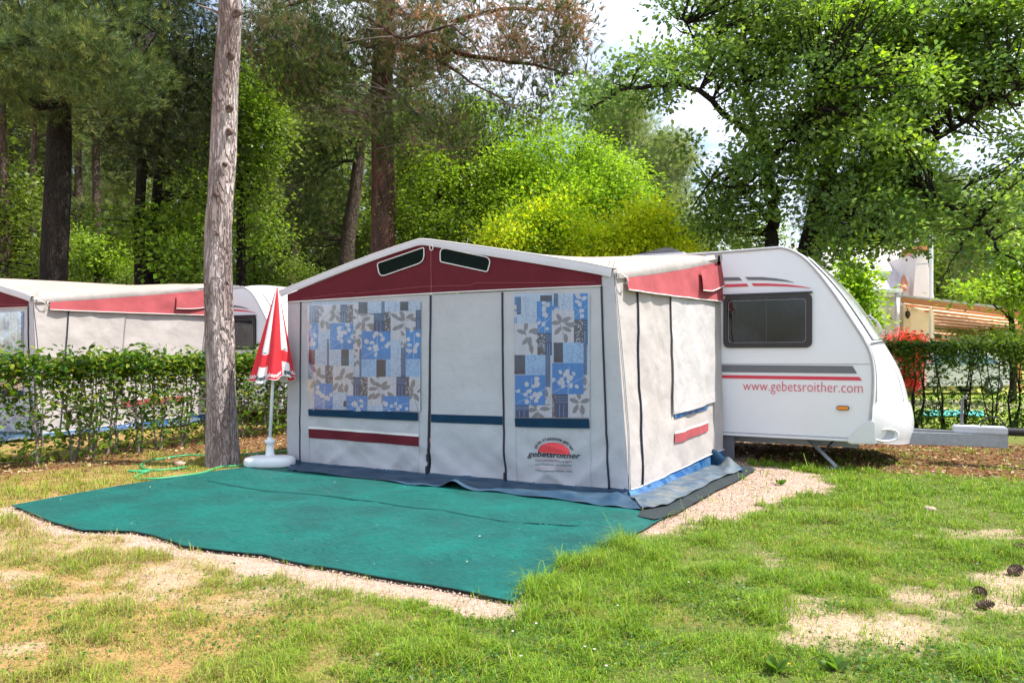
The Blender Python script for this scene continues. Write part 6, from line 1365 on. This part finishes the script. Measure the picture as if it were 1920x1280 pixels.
# ------------------------------------------------------------------ lawn, litter, gravel
def sample(n, Y0, Y1, rng, pw=1.0, margin=1.06):
    Y = Y0 + (Y1 - Y0) * rng.rand(n) ** pw; X = rng.uniform(-1, 1, n) * Y * (960 / F) * margin; return X * CY - Y * SY, X * SY + Y * CY, Y
def gheight(s, t): return 0.022 * (fbm(s * 1.6, t * 1.6, 6) - 0.55) - 0.008
def on_tent(s, t): return ((s > -7.0) & (s < -1.95) & (t > 6.25) & (t < 9.4))
def grass(name, n, Y0, Y1, h, w, seed, dens, label, mode='green', pw=1.0):
    rng = np.random.RandomState(seed); s, t, Y = sample(int(n * 1.08), Y0, Y1, rng, pw, 1.25); n = len(s); gv, sd_, lt, dr, n2, dm = cover(s, t)
    tuft = .5 * fbm(s * 3.2, t * 3.2, 40, 3) + .5 * fbm(s * 9, t * 9, 41, 3); px, py = proj(s, t)
    k = (1 - .97 * gv) * (1 - .86 * sd_) * (1 - .90 * lt) * (.25 + 1.5 * sstep(.32, .62, tuft))
    if mode == 'green': k = k * (1 - .72 * dr) * dens
    else: k = k * (.25 + .75 * dr) * dens
    edge = sstep(.45, .1, np.abs(dm - .18)) * sstep(930, 1010, px) * (Y < 7) * sstep(5.5, 5.0, t)
    if mode == 'green': k = np.maximum(k, edge * .8)
    m = (rng.rand(n) < k) & (dm > -.06) & ~on_tent(s, t) & ~((dm < .0) & (edge < .2)); s, t, Y, dr, tuft, edge, px = s[m], t[m], Y[m], dr[m], tuft[m], edge[m], px[m]; n = len(s)
    ht = h * rng.uniform(.35, 1.15, n) * (.35 + .5 * tuft + 1.6 * sstep(.5, .8, tuft)) * (1 + 1.0 * edge * (rng.rand(n) < .5)); ht *= 1 + 1.1 * (rng.rand(n) < .015)
    if mode != 'green': ht *= .8
    az = rng.uniform(0, 6.28, n); lean = rng.uniform(.25, 1.5, n) * (1.35 if mode != 'green' else 1); d = np.stack([np.cos(az), np.sin(az)], 1); side = np.stack([-d[:, 1], d[:, 0]], 1) * (w * np.maximum(1, Y / 5) * rng.uniform(.6, 1.2, n))[:, None]
    z0 = gheight(s, t); b = np.stack([s, t, z0], 1); S3 = np.concatenate([side, np.zeros((n, 1))], 1)
    mid = b + np.concatenate([d * (ht * lean * .35)[:, None], (ht * .62)[:, None]], 1); tip = b + np.concatenate([d * (ht * lean)[:, None], (ht * (1.0 - .45 * lean))[:, None]], 1)
    V = np.stack([b - S3, b + S3, mid + S3 * .8, mid - S3 * .8, tip], 1).reshape(-1, 3)
    i0 = np.arange(n) * 5; F3 = np.concatenate([np.stack([i0, i0 + 1, i0 + 2], 1), np.stack([i0, i0 + 2, i0 + 3], 1), np.stack([i0 + 3, i0 + 2, i0 + 4], 1)])
    if mode == 'green':
        col = hue(rng, n, [(.115, .245, .010), (.15, .30, .012), (.21, .37, .016), (.28, .40, .025), (.07, .165, .008)], .2); yl = np.clip(dr * .8, 0, 1) * rng.rand(n); col = col * (1 - yl[:, None]) + np.array([.40, .36, .08]) * yl[:, None]
    else: col = hue(rng, n, [(.42, .31, .14), (.34, .25, .11), (.48, .37, .19), (.30, .27, .08)], .2)
    me = mesh_np(name, V, F3, np.repeat(col, 5, 0)); o = bpy.data.objects.new(name, me); COL.objects.link(o); me.materials.append(MATS['grass_blade']); o['kind'] = 'stuff'; tag(o, label, 'grass'); return o
pmat('grass_blade', (1, 1, 1), rough=.55, attr=True, var=0, transl=.35, spec=.3)
grass('grass', 300000, 2.75, 5.6, .055, .0019, 101, .95, 'short green lawn grass growing in the foreground', pw=.9)
grass('grass', 260000, 5.6, 10.5, .06, .0022, 102, .85, 'green lawn grass around the mat and before the caravan')
grass('dry_grass', 210000, 2.75, 6.2, .045, .0016, 103, .85, 'straw coloured dry grass mixed into the front lawn', 'dry', pw=.9)
grass('dry_grass', 120000, 6.2, 11.5, .045, .002, 104, .7, 'straw coloured dry grass by the hedge and the mat', 'dry')
grass('grass', 90000, 12, 24, .07, .004, 105, .8, 'green lawn grass beyond the right hedge')
# clover and small broad leaves
rng = np.random.RandomState(110); n = 60000; s, t, Y = sample(n, 2.75, 7.5, rng); gv, sd_, lt, dr, n2, dm = cover(s, t); cl_ = fbm(s * 1.7, t * 1.7, 55, 3)
m = (rng.rand(n) < sstep(.48, .62, cl_) * (1 - gv) * (1 - sd_) * (1 - .8 * dr)) & (dm > .15); s, t = s[m], t[m]; n = len(s)
P = np.stack([s, t, gheight(s, t) + rng.uniform(.008, .04, n)], 1); ax = rng.normal(0, 1, (n, 3)); ax[:, 2] = .15 + .2 * ax[:, 2]
me = scatter('clover', leaf_tpl('quad'), P, frames(ax, rng), rng.uniform(.012, .026, n), hue(rng, n, [(.09, .19, .03), (.12, .24, .04), (.07, .15, .03)])); o = bpy.data.objects.new('clover', me); COL.objects.link(o); me.materials.append(M_leaf); o['kind'] = 'stuff'; tag(o, 'small clover leaves spread through the lawn', 'clover')
# weed rosettes near the front edge, tiny flowers
def rosette(px, py, r, seed, lab):
    p = gr(px, py); rg = np.random.RandomState(seed); n = 12; a_ = rg.uniform(0, 6.28, n); ax = np.stack([np.cos(a_), np.sin(a_), rg.uniform(.5, 1.6, n)], 1)
    me = scatter('weed', leaf_tpl('laurel'), np.zeros((n, 3)) + [0, 0, .005], frames(ax, rg), r * rg.uniform(.6, 1.1, n), hue(rg, n, [(.12, .24, .03), (.10, .2, .03)])); o = bpy.data.objects.new('weed', me); COL.objects.link(o); me.materials.append(M_leaf); o.location = p; tag(o, lab, 'weed')
rosette(1455, 1262, .085, 1, 'broad leaved weed at the front lawn edge, left of two'); rosette(1570, 1258, .08, 2, 'broad leaved weed at the front lawn edge, right of two'); rosette(1462, 908, .09, 3, 'single green weed growing from the gravel beside the awning')
def flower(px, py, mat, lab, grp, z):
    p = gr(px, py); mb = MB(); mb.tube([p, p + Vector((.004, 0, z))], .0016, 4)
    stem = mb.build('flower', pmat('flower_stem', (.1, .2, .03)), None, base=p); tag(stem, lab, 'flower', grp); mb = MB()
    for i in range(8): a_ = i * math.tau / 8; q = p + Vector((.004, 0, z)); mb.add([q, q + Vector((math.cos(a_ - .3) * .005, math.sin(a_ - .3) * .005, .004)), q + Vector((math.cos(a_) * .008, math.sin(a_) * .008, .003)), q + Vector((math.cos(a_ + .3) * .005, math.sin(a_ + .3) * .005, .004))], [(0, 1, 2, 3)])
    mb.build('petals', mat, stem, fix=False)
M_fy = pmat('petal_yellow', (.75, .50, .02), rough=.6); M_fw_ = pmat('petal_white', (.75, .75, .70), rough=.6)
for x, y in ((1198, 938), (1204, 957), (1565, 1128), (1578, 1156), (1580, 1135), (1486, 1203), (483, 1203), (1478, 1256)): flower(x, y + 6, M_fy, 'tiny yellow flower in the lawn grass', 'yellow lawn flowers', .04)
for x, y in ((975, 1243), (1095, 1225), (1113, 1230), (1004, 1180), (1157, 1145), (1135, 1262), (1290, 1100), (960, 1195)): flower(x, y + 6, M_fw_, 'tiny white clover flower in the lawn grass', 'white clover flowers', .045)
# leaf litter
n = 26000; s = np.concatenate([rng.uniform(-11.5, -6.7, n // 2), rng.uniform(-2.8, 4.5, n // 2)]); t = np.concatenate([rng.uniform(4.5, 14, n // 2), rng.uniform(8.6, 15, n // 2)]); gv, sd_, lt, dr, n2, dm = cover(s, t); m = (rng.rand(n) < lt + .04) & (dm > .02) & ~on_tent(s, t); s, t = s[m], t[m]; n = len(s)
ax = rng.normal(0, 1, (n, 3)); ax[:, 2] *= .25; P = np.stack([s, t, gheight(s, t) + rng.uniform(.004, .02, n)], 1)
me = scatter('leaf_litter', leaf_tpl('laurel'), P, frames(ax, rng), rng.uniform(.03, .07, n), hue(rng, n, [(.22, .10, .045), (.15, .07, .04), (.30, .17, .08), (.10, .055, .035), (.36, .22, .12), (.5, .40, .22)], .3)); o = bpy.data.objects.new('leaf_litter', me); COL.objects.link(o); me.materials.append(pmat('dry_leaf', (1, 1, 1), rough=.8, attr=True, var=0, transl=.15)); o['kind'] = 'stuff'; tag(o, 'brown fallen leaves under the hedges and behind the caravan', 'leaf litter')
# bits on the mat
n = 420; s = rng.uniform(-8.5, -1.0, n); t = rng.uniform(2.6, 6.6, n); dm = poly_dist(s, t, mat_poly); m = dm < -.1; s, t = s[m], t[m]; n = len(s); ax = rng.normal(0, 1, (n, 3)); ax[:, 2] *= .1; P = np.stack([s, t, np.full(n, .022)], 1)
me = scatter('mat_debris', leaf_tpl('laurel'), P, frames(ax, rng), rng.uniform(.005, .016, n) * (1 + 1.0 * (rng.rand(n) < .06)), hue(rng, n, [(.3, .2, .12), (.45, .4, .3), (.15, .12, .06), (.5, .48, .4)], .3)); o = bpy.data.objects.new('mat_debris', me); COL.objects.link(o); me.materials.append(MATS['dry_leaf']); o['kind'] = 'stuff'; tag(o, 'specks and dry leaf bits scattered on the green mat', 'debris')
# gravel stones
n = 150000; s, t, Y = sample(n, 3.3, 9.6, rng); gv, sd_, lt, dr, n2, dm = cover(s, t); m = (rng.rand(n) < np.maximum(gv, sd_ * .35)) & (dm > .0) & ~on_tent(s, t); s, t, Y = s[m], t[m], Y[m]; n = len(s)
TV = np.array([[1, 0, 0], [0, 1, 0], [-1, 0, 0], [0, -1, 0], [0, 0, .8], [.2, .1, -.6]], float); TFc = np.array([[0, 1, 4], [1, 2, 4], [2, 3, 4], [3, 0, 4]])
me = scatter('gravel', (TV, TFc), np.stack([s, t, gheight(s, t) * .3 - .004], 1), frames(rng.normal(0, 1, (n, 3)) * np.array([1, 1, .2]), rng), rng.uniform(.002, .007, n) * np.maximum(1, Y / 5), hue(rng, n, [(.46, .33, .265), (.40, .28, .215), (.52, .40, .33), (.33, .24, .19)], .2)); o = bpy.data.objects.new('gravel', me); COL.objects.link(o); me.materials.append(pmat('pebble', (1, 1, 1), rough=.9, attr=True, var=0)); o['kind'] = 'stuff'; tag(o, 'fine pinkish gravel around the mat and beside the awning', 'gravel')
